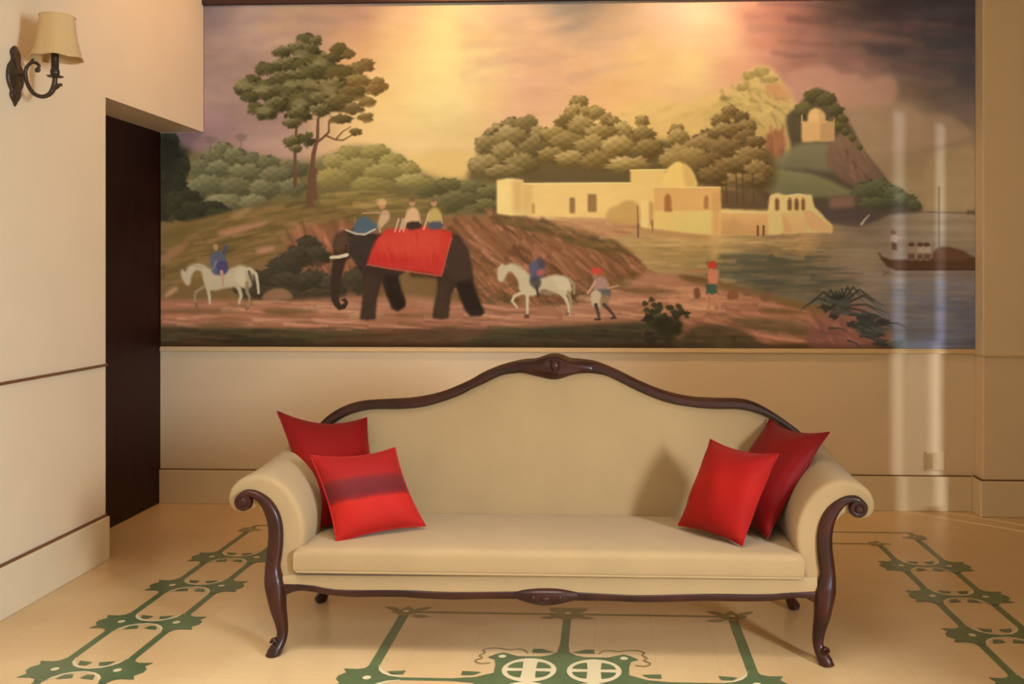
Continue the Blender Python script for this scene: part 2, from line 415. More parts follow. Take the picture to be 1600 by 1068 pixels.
def clump(cu, cv, ru, rv, dark, mid, lite, seed=0, a=1.0, rough=.16):
    # a puff of leaves: ragged lit edge at the upper left, sinking into the dark mass below right
    r = random.Random(seed * 31 + int(cu * 13 + cv * 7))
    for k in range(4):
        t = r.uniform(0, 6.28); blob(cu + ru * .72 * math.cos(t), cv + rv * .72 * math.sin(t), ru * .38, rv * .40, dark, a * .8, .5, .3, seed + k)
    g = 1.45; w = win(cu - ru * g, cv - rv * g, cu + ru * g, cv + rv * g)
    if GU[w].size == 0: return
    du, dv = (GU[w] - cu) / ru, (GV[w] - cv) / rv; t = np.arctan2(dv, du); R = np.ones_like(t)
    for k in (3, 5, 8, 13, 19): R += rough * r.uniform(-1, 1) * np.sin(k * t + r.uniform(0, 6.3)) / (k ** .25)
    d = np.sqrt(du * du + dv * dv) / R
    m_ = np.clip((1 - d) / .30 + .5, 0, 1); m_ = m_ * m_ * (3 - 2 * m_)
    sh = np.clip(.50 + .50 * (dv * .85 + du * .40) + r.uniform(-.10, .14) + .10 * np.sin(du * 9 + r.uniform(0, 6)) * np.sin(dv * 8 + r.uniform(0, 6)), 0, 1)
    L_, M_, D_ = (np.array(q, float) for q in (lite, mid, dark))
    e1 = np.clip(sh / .45, 0, 1)[..., None]; e2 = np.clip((sh - .45) / .45, 0, 1)[..., None]
    c = (L_ * (1 - e1) + M_ * e1) * (1 - e2) + D_ * e2
    al = (m_ * a * (1 - .45 * np.clip((dv - .1) / .8, 0, 1)))[..., None]
    CAN[w] = CAN[w] * (1 - al) + c * al
# --- sky
SKY = [(250,230,120,95,85),(330,20,140,112,102),(340,70,164,126,106),(345,150,168,130,108),(330,190,166,122,112),(300,215,160,115,105),(400,22,190,150,125),(450,40,196,150,112),(480,90,196,145,108),(420,180,172,130,110),(460,230,185,140,115),(560,30,222,155,115),(560,90,234,166,106),(620,60,248,188,122),(640,20,240,180,125),(690,60,253,218,134),(690,110,253,226,138),(740,100,250,205,130),(640,110,253,212,130),(720,160,250,208,132),(660,160,253,214,132),(610,100,248,192,124),(690,150,250,214,134),(650,200,250,204,128),(600,160,250,200,120),(560,215,244,194,118),(520,240,220,170,115),(740,40,238,180,124),(790,25,206,162,120),(890,28,180,150,120),(850,80,226,168,120),(830,135,228,164,122),(760,160,244,190,120),(800,170,236,175,125),(910,110,246,182,124),(950,60,246,184,130),(1000,100,253,196,120),(960,150,250,185,115),(1080,100,253,206,125),(1090,50,252,198,142),(1050,15,235,180,135),(1130,60,250,188,126),(1150,100,238,165,116),(1180,28,214,138,102),(1200,70,214,134,102),(1225,20,188,112,86),(1260,45,158,98,80),(1300,30,112,84,66),(1350,30,88,70,60),(1400,20,78,60,56),(1450,30,68,56,55),(1510,30,62,50,50),(1250,90,158,102,82),(1310,95,136,92,76),(1400,80,86,70,62),(1480,80,64,60,58),(1512,120,68,60,56),(1240,135,198,140,106),(1290,130,188,130,100),(1350,130,158,114,90),(1400,130,134,104,82),(1470,140,106,86,72),(1360,175,172,134,100),(1420,175,158,124,90),(1500,180,116,90,75),(1350,230,164,130,86),(1420,230,154,120,80),(1500,240,150,118,78),(1480,210,140,110,78),(1510,270,156,124,82),(1450,290,164,130,86),(1512,300,150,122,82),(1400,300,160,130,88),(700,270,225,175,105),(900,250,220,170,100)]
CAN[:] = field(SKY, 46, 3.2)
nz = vnoise(170, 40, 3)
CAN += ((nz - .5) * 26)[..., None] * np.array([1, .9, .8])
CAN += ((vnoise(60, 16, 4) - .5) * 10)[..., None]
# cloud banks
for pts, c, al in (
    ([(1225,125),(1242,110),(1262,104),(1285,101),(1300,106),(1312,114),(1340,116),(1352,124),(1372,120),(1392,118),(1402,132),(1400,150),(1380,165),(1240,170)], (206,146,112), .55),
    ([(1330,165),(1360,162),(1400,160),(1420,165),(1440,178),(1468,178),(1500,190),(1510,215),(1380,240),(1340,220)], (176,138,98), .5),
    ([(1450,250),(1465,236),(1490,230),(1524,232),(1524,320),(1450,320)], (166,134,86), .6),
    ([(1430,118),(1450,112),(1480,116),(1490,128),(1460,136),(1430,132)], (122,96,80), .4),
    ([(840,66),(870,56),(905,50),(960,46),(985,60),(940,80),(880,84),(850,78)], (250,190,132), .4),
    ([(400,30),(440,20),(500,22),(540,38),(500,60),(430,60)], (206,156,116), .35)):
    shape(pts, c, 3.5, al, True)
    shape([(u_, v_ + 5) for u_, v_ in pts], mixc(c, (150, 110, 84), .4), 9, al * .4, True)
dabs([(1220,10),(1520,10),(1520,130),(1240,90)], [(150,96,80),(60,50,52),(100,76,66),(180,116,90),(84,66,62)], 40, 130, 12, 4, .28, 6, 5, 9)
dabs([(330,15),(560,15),(480,150),(330,170)], [(206,156,120),(150,116,106),(190,140,116)], 26, 90, 14, -4, .25, 8, 6, 9)
dabs([(740,10),(1000,10),(960,140),(740,150)], [(196,152,122),(250,190,130),(220,165,120)], 30, 110, 14, -6, .28, 8, 7, 9)

# --- hazy hills
shape([(600,285),(640,250),(690,236),(735,238),(790,215),(850,200),(950,180),(985,160),(1030,152),(1060,162),(1100,150),(1128,140),(1150,140),(1165,118),(1190,103),(1212,116),(1224,134),(1240,158),(1250,200),(1260,260),(1260,330),(600,330)], (248,200,112), 5, .72, True, (232,184,104))
shape([(1105,180),(1130,150),(1160,130),(1175,112),(1192,104),(1210,116),(1222,136),(1245,170),(1262,200),(1240,260),(1110,260)], (222,180,100), 4, .7, True, (176,142,82))
dabs([(960,175),(1160,135),(1200,180),(1120,230),(960,210)], [(220,172,92),(252,206,116),(206,164,90),(244,196,108)], 70, 34, 9, -14, .32, 25, 8, 5)
dabs([(1130,150),(1190,105),(1225,140),(1240,190),(1140,200)], [(150,120,66),(206,170,96),(140,110,62),(190,156,84)], 60, 20, 7, 30, .45, 40, 9, 3)
shape([(1195,135),(1215,128),(1235,150),(1228,158),(1205,150)], (206,130,84), 3, .6, True)
for cu, cv, r_ in ((1170,118,10),(1190,112,12),(1206,124,9),(1160,136,9)): clump(cu, cv, r_, r_ * .7, (150,120,64), (176,142,76), (206,170,96), 3, .8)
shape([(1196,215),(1206,205),(1222,204),(1228,225),(1222,250),(1206,262),(1196,250)], (172,104,66), 2.5, .85, True, (140,84,58))
dabs([(1198,210),(1226,206),(1224,250),(1202,256)], [(196,120,76),(130,84,52),(180,110,74)], 20, 24, 5, 80, .5, 14, 10, 3)

# --- right headland
shape([(1228,186),(1246,166),(1270,140),(1290,142),(1308,160),(1322,186),(1334,204),(1348,232),(1368,258),(1386,280),(1400,300),(1436,316),(1440,330),(1400,345),(1280,340),(1180,300),(1210,262),(1236,240)], (98,80,52), 2, 1, True, (84,68,50))
shape([(1240,228),(1270,222),(1300,226),(1310,250),(1302,268),(1256,264),(1205,262)], (142,124,84), 3, .9, True, (124,110,76))
shape([(1198,262),(1230,266),(1270,272),(1310,288),(1330,304),(1220,308),(1190,290)], (142,128,80), 2.5, .95, True, (118,106,68))
shape([(1296,226),(1314,208),(1332,212),(1350,238),(1368,260),(1387,292),(1350,296),(1314,280),(1292,256)], (140,102,74), 2.5, .95, True, (112,82,60))
dabs([(1300,225),(1335,220),(1378,285),(1312,275)], [(150,108,80),(92,66,48),(132,96,70),(118,92,64)], 46, 24, 6, 60, .5, 20, 12, 3)
for cu, cv, ru, rv in ((1258,172,16,12),(1274,150,17,11),(1292,156,16,11),(1306,172,12,10),(1316,186,9,7),(1300,194,12,10),(1312,198,10,7),(1321,206,7,6),(1332,216,6,5),(1343,230,5,5)):
    clump(cu, cv, ru, rv, (78,66,38), (98,82,46), (122,102,58), 5)
for cu, cv, ru, rv in ((1372,296,22,17),(1396,304,17,14),(1414,312,16,12),(1350,300,20,14),(1428,320,10,9),(1370,318,30,10)):
    clump(cu, cv, ru, rv, (72,66,44), (92,84,52), (112,102,64), 6)
shape([(1296,308),(1334,306),(1336,326),(1296,328)], (150,104,80), 3, .7)
shape([(1290,328),(1350,326),(1385,340),(1372,352),(1320,358),(1290,345)], (86,66,56), 3, .9, True)
line([(1346,350),(1352,342),(1358,336)], 4, (190,164,120), .8, 2)
# little pavilion high on the headland
shape([(1252,190),(1258,189),(1303,190),(1303,220),(1253,222)], (222,168,102), .9)
shape([(1282,190),(1303,190),(1303,219),(1282,221)], (196,146,90), .9)
shape([(1262,191),(1262,180),(1266,172),(1274,168),(1282,171),(1289,179),(1290,191)], (232,178,112), 1, 1)
shape([(1278,169),(1284,172),(1289,179),(1290,191),(1280,191)], (208,156,96), 1.2, .8)
line([(1253,192),(1253,180)], 1.6, (232,184,120)); line([(1303,192),(1303,186)], 1.6, (200,150,96))

# --- trees behind the palace
def grove(L, dark, mid, lite, seed, rough=.16):
    r = random.Random(seed)
    for k, (cu, cv, ru, rv) in enumerate(sorted(L, key=lambda q: q[1])):
        f = r.uniform(.0, .45) * (1 if r.random() < .75 else 1.9); clump(cu + r.uniform(-3, 3), cv + r.uniform(-2, 2), ru * r.uniform(.85, 1.15), rv * r.uniform(.85, 1.2), dark, mixc(mid, dark, f * .7), mixc(lite, mid, f), seed + k, 1.0, rough)
shape([(735,285),(745,250),(760,225),(840,215),(880,200),(1000,215),(1100,225),(1200,235),(1212,285),(1190,300),(1120,292),(860,290)], (116,92,50), 4, .95, True, (98,76,44))
grove([(800,196,20,13),(822,196,18,12),(776,208,22,14),(842,210,16,13),(800,216,34,15),(764,230,24,16),(836,232,22,18),(790,240,26,17),(760,256,22,16),(815,258,26,16),(786,270,28,14)], (96,76,40), (150,120,66), (204,168,106), 20)
grove([(908,162,13,11),(895,176,17,12),(920,176,16,11),(884,192,18,12),(930,178,13,10),(946,186,12,10),(905,196,24,14),(962,192,12,9),(970,205,20,14),(1005,190,10,9),(1008,208,18,13),(1058,200,13,9),(1060,215,18,12),(940,206,22,14),(870,212,20,14),(890,222,26,15),(925,226,26,15),(965,230,26,16),(1010,232,28,15),(862,242,22,15),(896,250,26,16),(936,252,28,16),(985,256,30,14)], (104,78,38), (158,124,64), (218,176,106), 40)
grove([(1142,174,13,11),(1156,184,14,11),(1128,188,16,12),(1166,198,15,11),(1140,204,24,14),(1112,212,18,12),(1165,216,18,13),(1180,224,15,12),(1096,226,22,13),(1135,232,28,15),(1175,242,22,14),(1104,250,26,14),(1150,258,30,15),(1186,268,22,16),(1120,276,26,14),(1165,284,30,14)], (92,68,36), (138,104,56), (194,152,92), 60)
grove([(1060,238,24,14),(1080,244,20,13),(1046,250,22,12)], (130,98,50), (166,130,70), (204,164,98), 80)
shape([(1112,292),(1200,298),(1206,330),(1112,330)], (106,78,48), 3, .9, False, (92,66,44))
for u in (1134, 1150, 1160, 1176): line([(u, 272), (u + 2, 318)], 3, (92, 70, 44), .6)

# --- woods on the left
shape([(246,400),(246,212),(262,208),(290,232),(320,238),(345,228),(400,246),(480,250),(520,240),(560,228),(590,234),(620,245),(660,270),(700,282),(775,285),(790,350),(620,330),(480,330),(300,380)], (132,112,66), 5, 1, True, (104,86,48))
grove([(548,242,20,13),(585,238,24,13),(525,252,22,15),(612,252,22,13),(560,262,30,16),(600,268,28,15),(636,266,20,12),(520,278,26,16),(645,284,26,12),(580,288,34,14)], (124,102,52), (164,138,74), (204,172,98), 100)
grove([(345,232,16,13),(330,246,18,14),(366,246,20,14),(396,250,18,13),(420,256,18,13),(312,262,18,14),(345,266,24,15),(385,270,26,16),(430,272,26,16),(460,266,20,14),(330,288,26,16),(372,294,28,16),(415,296,28,16),(455,292,24,16),(300,300,22,18),(350,316,28,14),(395,318,26,14)], (84,76,48), (116,104,66), (154,138,92), 130)
grove([(268,222,14,16),(262,250,20,22),(284,262,14,18),(270,290,24,20),(290,310,26,16),(262,326,28,22),(300,334,26,16),(330,326,22,14),(345,338,20,12)], (50,44,30), (62,56,36), (78,72,46), 160)
shape([(246,212),(262,210),(275,226),(300,236),(285,250),(262,300),(246,330)], (52,46,32), 4, .8, True)
grove([(700,292,24,12),(735,296,24,13),(762,300,20,12),(676,300,20,10),(720,312,40,12),(690,318,34,12),(760,320,24,12)], (84,72,40), (112,96,54), (146,124,74), 180)
for u, v in ((328,214),(376,210)):
    line([(u, v + 30), (u + 1, v + 8)], 2, (120,92,76), .6); blob(u + 1, v + 4, 9, 6, (132,104,84), .6, .6, .3, 3)

# --- the tall tree
BR = (112,74,48)
line([(484,330),(486,280),(490,240),(496,215),(497,185)], 10, BR, 1, 4); line([(461,290),(461,232),(463,200)], 6, BR, 1, 4)
line([(496,222),(506,214),(514,206),(514,190),(524,182)], 4, BR, 1, 2.5); line([(510,212),(524,218),(536,219),(548,212),(556,206)], 3, BR, 1, 1.6)
line([(526,216),(536,205),(548,198)], 2.4, BR, 1, 1.4)
shape([(476,332),(480,290),(482,262),(496,262),(494,290),(500,332)], BR, 1.5, 1)
T = [(478,62,16,10),(494,64,10,8),(440,82,14,9),(466,76,16,11),(486,80,14,12),(530,78,14,11),(545,84,10,8),(414,108,16,11),(430,106,10,9),(450,100,20,11),(478,100,20,14),(510,94,22,12),(572,102,14,10),(556,110,14,11),(590,130,12,9),(600,136,8,6),(380,136,14,13),(394,128,14,11),(410,138,20,13),(440,126,22,13),(466,120,24,12),(500,112,28,16),(530,116,24,14),(560,128,22,12),(582,140,16,9),(390,152,14,9),(418,146,20,12),(446,142,22,14),(484,136,24,14),(518,138,26,15),(550,146,22,12),(574,160,14,8),(400,170,14,10),(416,176,18,12),(432,164,18,13),(470,160,24,16),(500,158,24,15),(530,160,24,14),(552,170,16,9),(466,180,20,13),(456,192,14,8),(500,172,16,10),(532,186,18,7),(572,184,12,8),(456,222,13,10),(478,218,14,11),(462,232,10,6),(556,206,10,6)]
for k, (cu, cv, ru, rv) in enumerate(sorted(T, key=lambda q: q[1])):
    e = max(0, (cu - 500) / 100)
    clump(cu, cv, ru, rv, mixc((62,53,27), (112,78,36), e), mixc((96,82,44), (140,100,50), e), mixc((152,130,82), (172,128,66), e) if k % 3 else mixc((110,96,52), (146,106,54), e), 200 + k, 1, .2)
for cu, cv in ((470,84),(500,96),(455,130),(486,132),(515,140),(468,160),(382,134),(408,138),(412,172)):
    blob(cu, cv, 12, 6, (160,138,86), .55, .8, .2, 9)

# --- the land: bank rising from the left, red-earth slope
LAND = [(246,350),(300,345),(360,330),(420,322),(476,326),(520,322),(560,318),(640,334),(720,338),(780,332),(830,340),(900,352),(950,368),(1000,392),(1010,420),(1040,425),(1100,432),(1180,450),(1300,480),(1395,522),(1395,548),(246,548)]
shape(LAND, (140,104,58), 2.5, 1, False, (118,84,48))
shape([(246,368),(330,344),(380,326),(420,316),(455,318),(480,324),(560,300),(640,306),(700,330),(560,345),(430,380),(300,420),(246,440)], (120,96,50), 4, .9, True, (116,84,44))
dabs([(246,380),(420,322),(560,310),(640,330),(500,350),(420,400),(250,450)], [(150,112,60),(104,80,40),(168,118,72),(128,100,50),(92,70,36),(140,104,56)], 170, 70, 8, -14, .5, 8, 21, 3)
dabs([(500,300),(640,302),(690,330),(520,330)], [(186,146,76),(132,106,54),(168,132,70),(116,94,48)], 40, 70, 8, -3, .5, 6, 22, 3)
for pts, c in (([(340,362),(380,352),(420,345),(400,356),(350,368)], (196,132,92)),([(250,400),(275,384),(296,378),(280,396),(250,412)], (172,116,78)),([(400,388),(425,384),(430,390),(405,396)], (200,138,100)),([(255,462),(272,448),(278,452),(262,464)], (206,150,112)),([(360,336),(388,325),(392,328),(370,342)], (176,134,82)),([(440,352),(470,346),(500,350),(470,354)], (166,120,74))):
    shape(pts, c, 1.8, .75, True)
# broken red bank left of the elephant
shape([(446,400),(460,360),(500,350),(545,348),(600,370),(610,440),(560,470),(460,470),(430,440)], (150,92,60), 5, .85, True, (116,74,46))
dabs([(450,370),(540,350),(590,380),(560,440),(470,420)], [(186,112,76),(110,68,42),(206,126,86),(140,84,52)], 60, 40, 8, 62, .5, 16, 23, 3)
grove([(480,386,18,16),(466,402,24,16),(496,402,20,18),(440,420,26,16),(420,436,30,16),(455,440,32,18),(490,440,30,20),(520,450,24,18),(396,452,26,12),(430,456,36,12),(560,440,22,20)], (56,46,30), (70,58,38), (88,74,50), 240)
grove([(405,460,30,9),(450,462,40,9),(500,462,36,10)], (60,46,30), (74,58,38), (90,72,46), 260)
shape([(412,460),(424,452),(440,450),(452,456),(456,466),(412,468)], (150,106,70), 1.6, .9, True)
# red slope right of the elephant
SL = [(690,352),(780,340),(860,352),(940,372),(1000,400),(1008,428),(960,440),(900,470),(800,480),(720,470)]
shape(SL, (156,98,60), 4, .95, True, (120,78,46))
dabs(SL, [(196,120,82),(112,68,40),(180,108,70),(136,88,48),(92,60,36),(204,132,92)], 230, 46, 8, 42, .5, 12, 24, 2.5)
dabs([(775,335),(860,345),(960,375),(1000,400),(980,410),(880,372),(780,352)], [(110,86,44),(140,106,56),(92,70,38)], 70, 40, 8, 16, .55, 10, 25, 3)
dabs([(740,450),(1000,425),(1000,445),(900,478),(740,485)], [(96,74,40),(120,84,48),(84,64,36)], 60, 40, 8, -8, .5, 10, 26, 3)
shape([(860,345),(905,338),(960,342),(1005,352),(1000,376),(950,368)], (200,140,88), 3, .8, True)
dabs([(870,345),(1000,350),(1030,372),(950,372)], [(214,152,96),(170,112,70),(190,130,84)], 40, 46, 6, 6, .5, 6, 27, 2.5)

# --- water
WAT = [(960,372),(1010,356),(1080,362),(1200,366),(1290,362),(1300,350),(1345,356),(1390,335),(1440,332),(1530,332),(1530,548),(1396,548),(1385,520),(1330,490),(1250,470),(1160,448),(1085,428),(1030,430),(1006,412),(985,392)]
WC = [(990,376,190,146,88),(1060,372,206,158,92),(1110,372,206,158,92),(1180,376,188,142,84),(1260,370,176,132,80),(1040,405,170,134,80),(1110,400,168,134,80),(1100,425,148,118,70),(1180,405,108,92,60),(1230,390,142,112,68),(1290,385,140,108,70),(1220,420,102,88,62),(1300,430,122,98,70),(1200,440,92,80,58),(1290,455,98,86,66),(1350,400,142,114,82),(1350,350,120,96,70),(1400,360,138,114,86),(1460,350,152,126,92),(1515,360,148,120,86),(1370,440,136,112,88),(1440,440,130,108,88),(1510,440,120,98,84),(1400,490,120,102,90),(1470,500,108,96,90),(1510,500,92,80,78),(1480,535,96,86,82),(1515,535,82,72,70),(1400,530,88,80,70)]
w = win(950, 325, 1536, 552); msk = blur(inside(WAT, w), 2)
CAN[w] = CAN[w] * (1 - msk[..., None]) + (field(WC, 30, 3)[w] + ((vnoise(90, 9, 31)[w] - .5) * 26)[..., None]) * msk[..., None]
dabs([(1140,385),(1340,385),(1330,470),(1160,440)], [(86,80,58),(150,114,72),(100,92,66),(168,122,74)], 60, 70, 5, 0, .4, 3, 32, 2.5)
dabs([(1000,372),(1150,372),(1140,420),(1020,420)], [(214,164,96),(150,120,72),(190,146,86)], 40, 60, 5, 0, .4, 3, 33, 2.5)
dabs([(1380,430),(1524,430),(1524,535),(1400,535)], [(150,128,108),(92,86,84),(124,110,98)], 50, 70, 4, 0, .3, 3, 34, 2.5)
line([(1436,331),(1526,333)], 2.2, (110,84,58), .8); shape([(1508,334),(1512,328),(1526,328),(1526,336)], (100,76,54), 1, .9)

dabs([(1130,392),(1300,400),(1320,455),(1140,440)], [(78,76,60),(88,82,58),(70,70,58)], 40, 80, 7, 0, .45, 3, 37, 3)
dabs([(1395,440),(1524,440),(1524,535),(1405,535)], [(104,98,98),(120,110,104),(92,88,92)], 40, 80, 7, 0, .4, 2, 38, 3)
dabs([(1010,366),(1200,372),(1290,368),(1240,382),(1030,386)], [(222,176,106),(206,160,96)], 30, 50, 5, 0, .5, 2, 39, 2.5)
# --- palace
PAL, PSH, PDK = (246,196,112), (222,168,98), (140,100,56)
shape([(778,284),(818,288),(860,286),(985,286),(985,266),(1040,265),(1040,292),(1125,292),(1126,326),(1200,330),(1204,304),(1268,304),(1272,322),(1300,352),(1298,362),(1115,368),(1005,356),(1000,342),(860,338),(778,334)], PAL, 1, 1)
shape([(776,281),(796,278),(818,281),(818,334),(798,337),(776,333)], (250,206,122), 1, 1); shape([(800,282),(818,282),(818,334),(802,336)], (222,168,98), 3, .75)
shape([(818,290),(832,288),(832,336),(818,336)], (224,172,98), 2, .7)
line([(818,287),(985,286)], 2.4, (254,214,132)); line([(985,266),(1042,265)], 2.4, (254,216,130))
shape([(1036,292),(1040,268),(1048,258),(1058,252),(1066,254),(1078,262),(1086,276),(1086,292)], (252,204,112), 1, 1, True); shape([(1066,256),(1080,266),(1086,280),(1085,292),(1072,292)], (226,172,96), 2.5, .7, True)
shape([(1022,292),(1125,292),(1125,330),(1022,330)], (232,172,98), 1, .9); line([(1022,292),(1126,293)], 2, (250,204,122))
shape([(1024,331),(1122,331),(1122,364),(1090,366),(1024,356)], (248,198,112), 1.2, 1)
shape([(1112,300),(1126,300),(1126,368),(1112,368)], (220,162,92), 2, .8)
for u0, v0, u1, v1 in ((890,309,898,333),(919,303,932,331)): shape([(u0,v0),(u1,v0),(u1,v1),(u0,v1)], PDK, .8); shape([(u0+2,v0+3),(u1,v0+3),(u1,v1),(u0+2,v1)], (170,126,70), .8, .6)
shape([(832,318),(835,318),(835,334),(832,334)], (176,128,70), .8)
shape([(1038,331),(1038,308),(1043,301),(1048,306),(1050,331)], (176,112,60), 1); shape([(1100,326),(1100,308),(1104,304),(1107,310),(1107,326)], (180,118,64), 1)
shape([(948,342),(952,326),(962,322),(976,314),(990,314),(1000,324),(1002,345),(975,350)], (206,156,84), 2, .9, True)
shape([(1001,314),(1014,312),(1014,354),(1001,354)], (252,206,124), 1); shape([(1014,312),(1021,318),(1021,350),(1014,354)], (214,158,92), 1)
line([(996,322),(997,370)], 1.6, (130,90,54)); line([(1019,345),(1020,364)], 2.4, (130,90,54)); line([(997,350),(997,370)], 3, (120,80,52), .8)
shape([(1126,332),(1204,332),(1204,366),(1126,368)], (228,172,102), 1.5, 1, False, (206,150,90))
shape([(1146,338),(1170,360),(1150,367),(1130,366)], (206,150,90), 3, .5); line([(1126,332),(1204,332)], 2, (246,196,124))
shape([(1202,332),(1202,308),(1208,303),(1216,301),(1224,305),(1230,312),(1232,334)], (240,188,116), .9); shape([(1230,332),(1230,306),(1250,304),(1264,306),(1266,332)], (236,182,110), .9)
for u, ww in ((1214,7),(1234,6),(1244.5,6),(1255,6)): shape([(u-ww/2,328),(u-ww/2,313),(u,308),(u+ww/2,313),(u+ww/2,328)], (118,82,46), .7)
line([(1230,306),(1248,303),(1266,307)], 2.2, (250,204,132))
shape([(1200,332),(1220,332),(1220,366),(1200,366)], (238,184,112), 1); shape([(1220,332),(1260,330),(1264,362),(1226,364)], (230,174,106), 1.2, 1, False, (222,166,100))
shape([(1254,330),(1268,328),(1302,356),(1300,364),(1266,362)], (214,160,98), 1.2); shape([(1222,334),(1230,340),(1240,364),(1222,364)], (208,152,92), 2, .7)
for u in (1184,1193): line([(u,353),(u,367)], 3.2, (112,74,44))
shape([(1000,357),(1110,368),(1110,374),(1000,368)], (196,142,84), 2.5, .8)
for u in (1116,): shape([(1108,368),(1126,368),(1124,408),(1110,408)], (216,164,98), 3, .5)
dabs([(1206,366),(1290,366),(1270,400),(1212,400)], [(206,154,92),(170,126,76)], 24, 40, 5, 0, .45, 3, 36, 2.5)

# --- the road and the foreground
RO = [(246,468),(420,470),(540,464),(640,462),(760,476),(900,476),(980,446),(1010,424),(1060,430),(1100,446),(1180,462),(1260,490),(1380,520),(1390,545),(246,545)]
shape(RO, (186,124,86), 3, .95, False, (150,92,62))
dabs([(246,470),(760,472),(900,500),(700,512),(246,515)], [(206,140,100),(150,92,64),(196,120,86),(126,84,50),(212,152,110),(170,104,74)], 170, 80, 6, 2, .5, 3, 41, 2)
dabs([(960,440),(1060,432),(1180,470),(1150,500),(900,500),(900,480)], [(214,150,104),(190,124,84),(222,160,116)], 90, 60, 7, 3, .5, 5, 42, 2)
dabs([(1000,500),(1200,470),(1380,525),(1380,542),(1060,542)], [(150,90,64),(186,116,82),(110,76,48),(130,80,56),(196,130,92)], 130, 66, 8, 10, .5, 7, 43, 2.5)
for pts in ([(246,510),(420,512),(520,520),(640,518),(700,512),(760,516),(900,508),(1000,502),(1040,510),(1060,530),(1080,546),(246,546)],):
    shape(pts, (70,58,34), 3, .95, False, (54,42,24))
dabs([(250,514),(1040,512),(1050,540),(250,540)], [(92,76,42),(50,42,26),(104,64,42),(64,62,36),(80,72,40)], 190, 70, 7, 1, .45, 3, 44, 2.5)
shape([(480,535),(620,514),(760,512),(720,536),(640,545),(480,545)], (110,64,40), 6, .5, True)
shape([(246,536),(1400,536),(1400,546),(246,546)], (58,36,18), 2, .75)
shape([(1060,546),(1070,520),(1100,508),(1150,512),(1180,530),(1190,546)], (74,60,36), 3, .9, True); dabs([(1070,515),(1160,515),(1180,540),(1075,540)], [(96,78,44),(58,46,28),(110,72,46)], 30, 40, 8, 5, .5, 8, 46, 3)
shape([(1140,500),(1190,496),(1260,506),(1300,522),(1240,524),(1170,512)], (96,76,44), 3, .7, True)
for pts in ([(246,486),(300,482),(380,486),(300,490)],[(410,484),(470,482),(500,487),(440,492)],[(300,506),(350,502),(390,508),(330,512)],[(960,450),(1010,450),(1060,455),(1000,460)],[(1060,430),(1090,432),(1130,440),(1080,440)],[(1180,482),(1230,482),(1260,490),(1200,490)]):
    shape(pts, (116,80,46), 2, .8, True)
shape([(1300,480),(1330,470),(1365,490),(1395,525),(1340,545),(1270,545),(1260,515)], (150,92,72), 4, .8, True, (116,70,52)); dabs([(1270,500),(1350,490),(1390,530),(1280,540)], [(166,104,80),(104,64,48),(140,84,64)], 40, 26, 8, 35, .5, 30, 47, 3)

# --- elephant
EL, ELD, ELL = (62,43,30), (40,28,20), (80,58,41)
E1 = [(521,402),(520,382),(524,368),(536,360),(552,358),(570,362),(590,366),(640,356),(690,358),(716,368),(732,390),(738,420),(740,446),(748,470),(757,488),(752,494),(735,494),(726,484),(718,462),(712,446),(704,462),(702,482),(701,496),(690,499),(676,496),(678,478),(684,452),(684,428),(640,420),(622,432),(626,452),(634,468),(634,478),(622,486),(612,482),(602,456),(596,440),(588,470),(587,498),(574,500),(562,498),(565,480),(568,450),(566,428),(556,412),(548,402),(540,408),(535,430),(531,455),(529,470),(524,474),(518,470),(516,440),(518,420)]
shape(E1, EL, 1.2, 1, False)
shape([(690,360),(718,372),(734,398),(736,430),(712,442),(690,420),(688,390)], ELL, 4, .6, True)
shape([(712,440),(738,436),(757,488),(735,494),(718,462)], ELD, 2, .7); shape([(684,430),(704,436),(702,470),(700,498),(678,496)], ELL, 3, .6)
shape([(600,428),(622,430),(632,470),(632,480),(620,486),(606,462)], ELD, 2, .7); shape([(567,428),(594,430),(588,470),(586,498),(564,498),(568,455)], ELL, 3, .45)
shape([(640,416),(690,420),(690,436),(640,432)], ELD, 2, .6)
shape([(542,378),(560,366),(582,376),(584,398),(570,416),(556,408)], (66,50,38), 1.5, .85, True); line([(543,380),(545,396),(556,410)], 1.4, (104,80,58), .7)
shape([(524,366),(538,360),(545,372),(540,390),(524,396)], (104,74,48), 3, .7, True)
line([(524,440),(523,462),(526,474),(531,480),(537,479),(541,473),(539,468),(535,469)], 13, EL, 1, 3.5)
line([(517,402),(530,401),(542,398)], 4.5, (222,190,150), 1, 5.5); line([(517,404),(530,404)], 1.4, (150,120,90), .6)
blob(541, 384, 2, 1.6, (30,22,16), .8, .6, 0)
# saddle cloth
shape([(590,372),(604,358),(660,352),(707,362),(707,372),(700,392),(694,412),(690,430),(660,424),(620,420),(574,412),(580,392)], (206,58,40), 1.1, 1)
shape([(596,372),(650,358),(690,366),(670,395),(600,395)], (218,80,54), 5, .6, True); shape([(580,396),(640,402),(696,408),(690,430),(620,420),(574,412)], (196,50,40), 3, .6)
dabs([(590,372),(700,368),(690,420),(580,408)], [(226,84,58),(186,44,34),(214,66,46)], 36, 30, 5, 75, .4, 14, 51, 2.5)
line([(574,413),(620,421),(690,431)], 2, (230,110,80), .7); line([(705,372),(690,430)], 1.6, (226,110,80), .6)
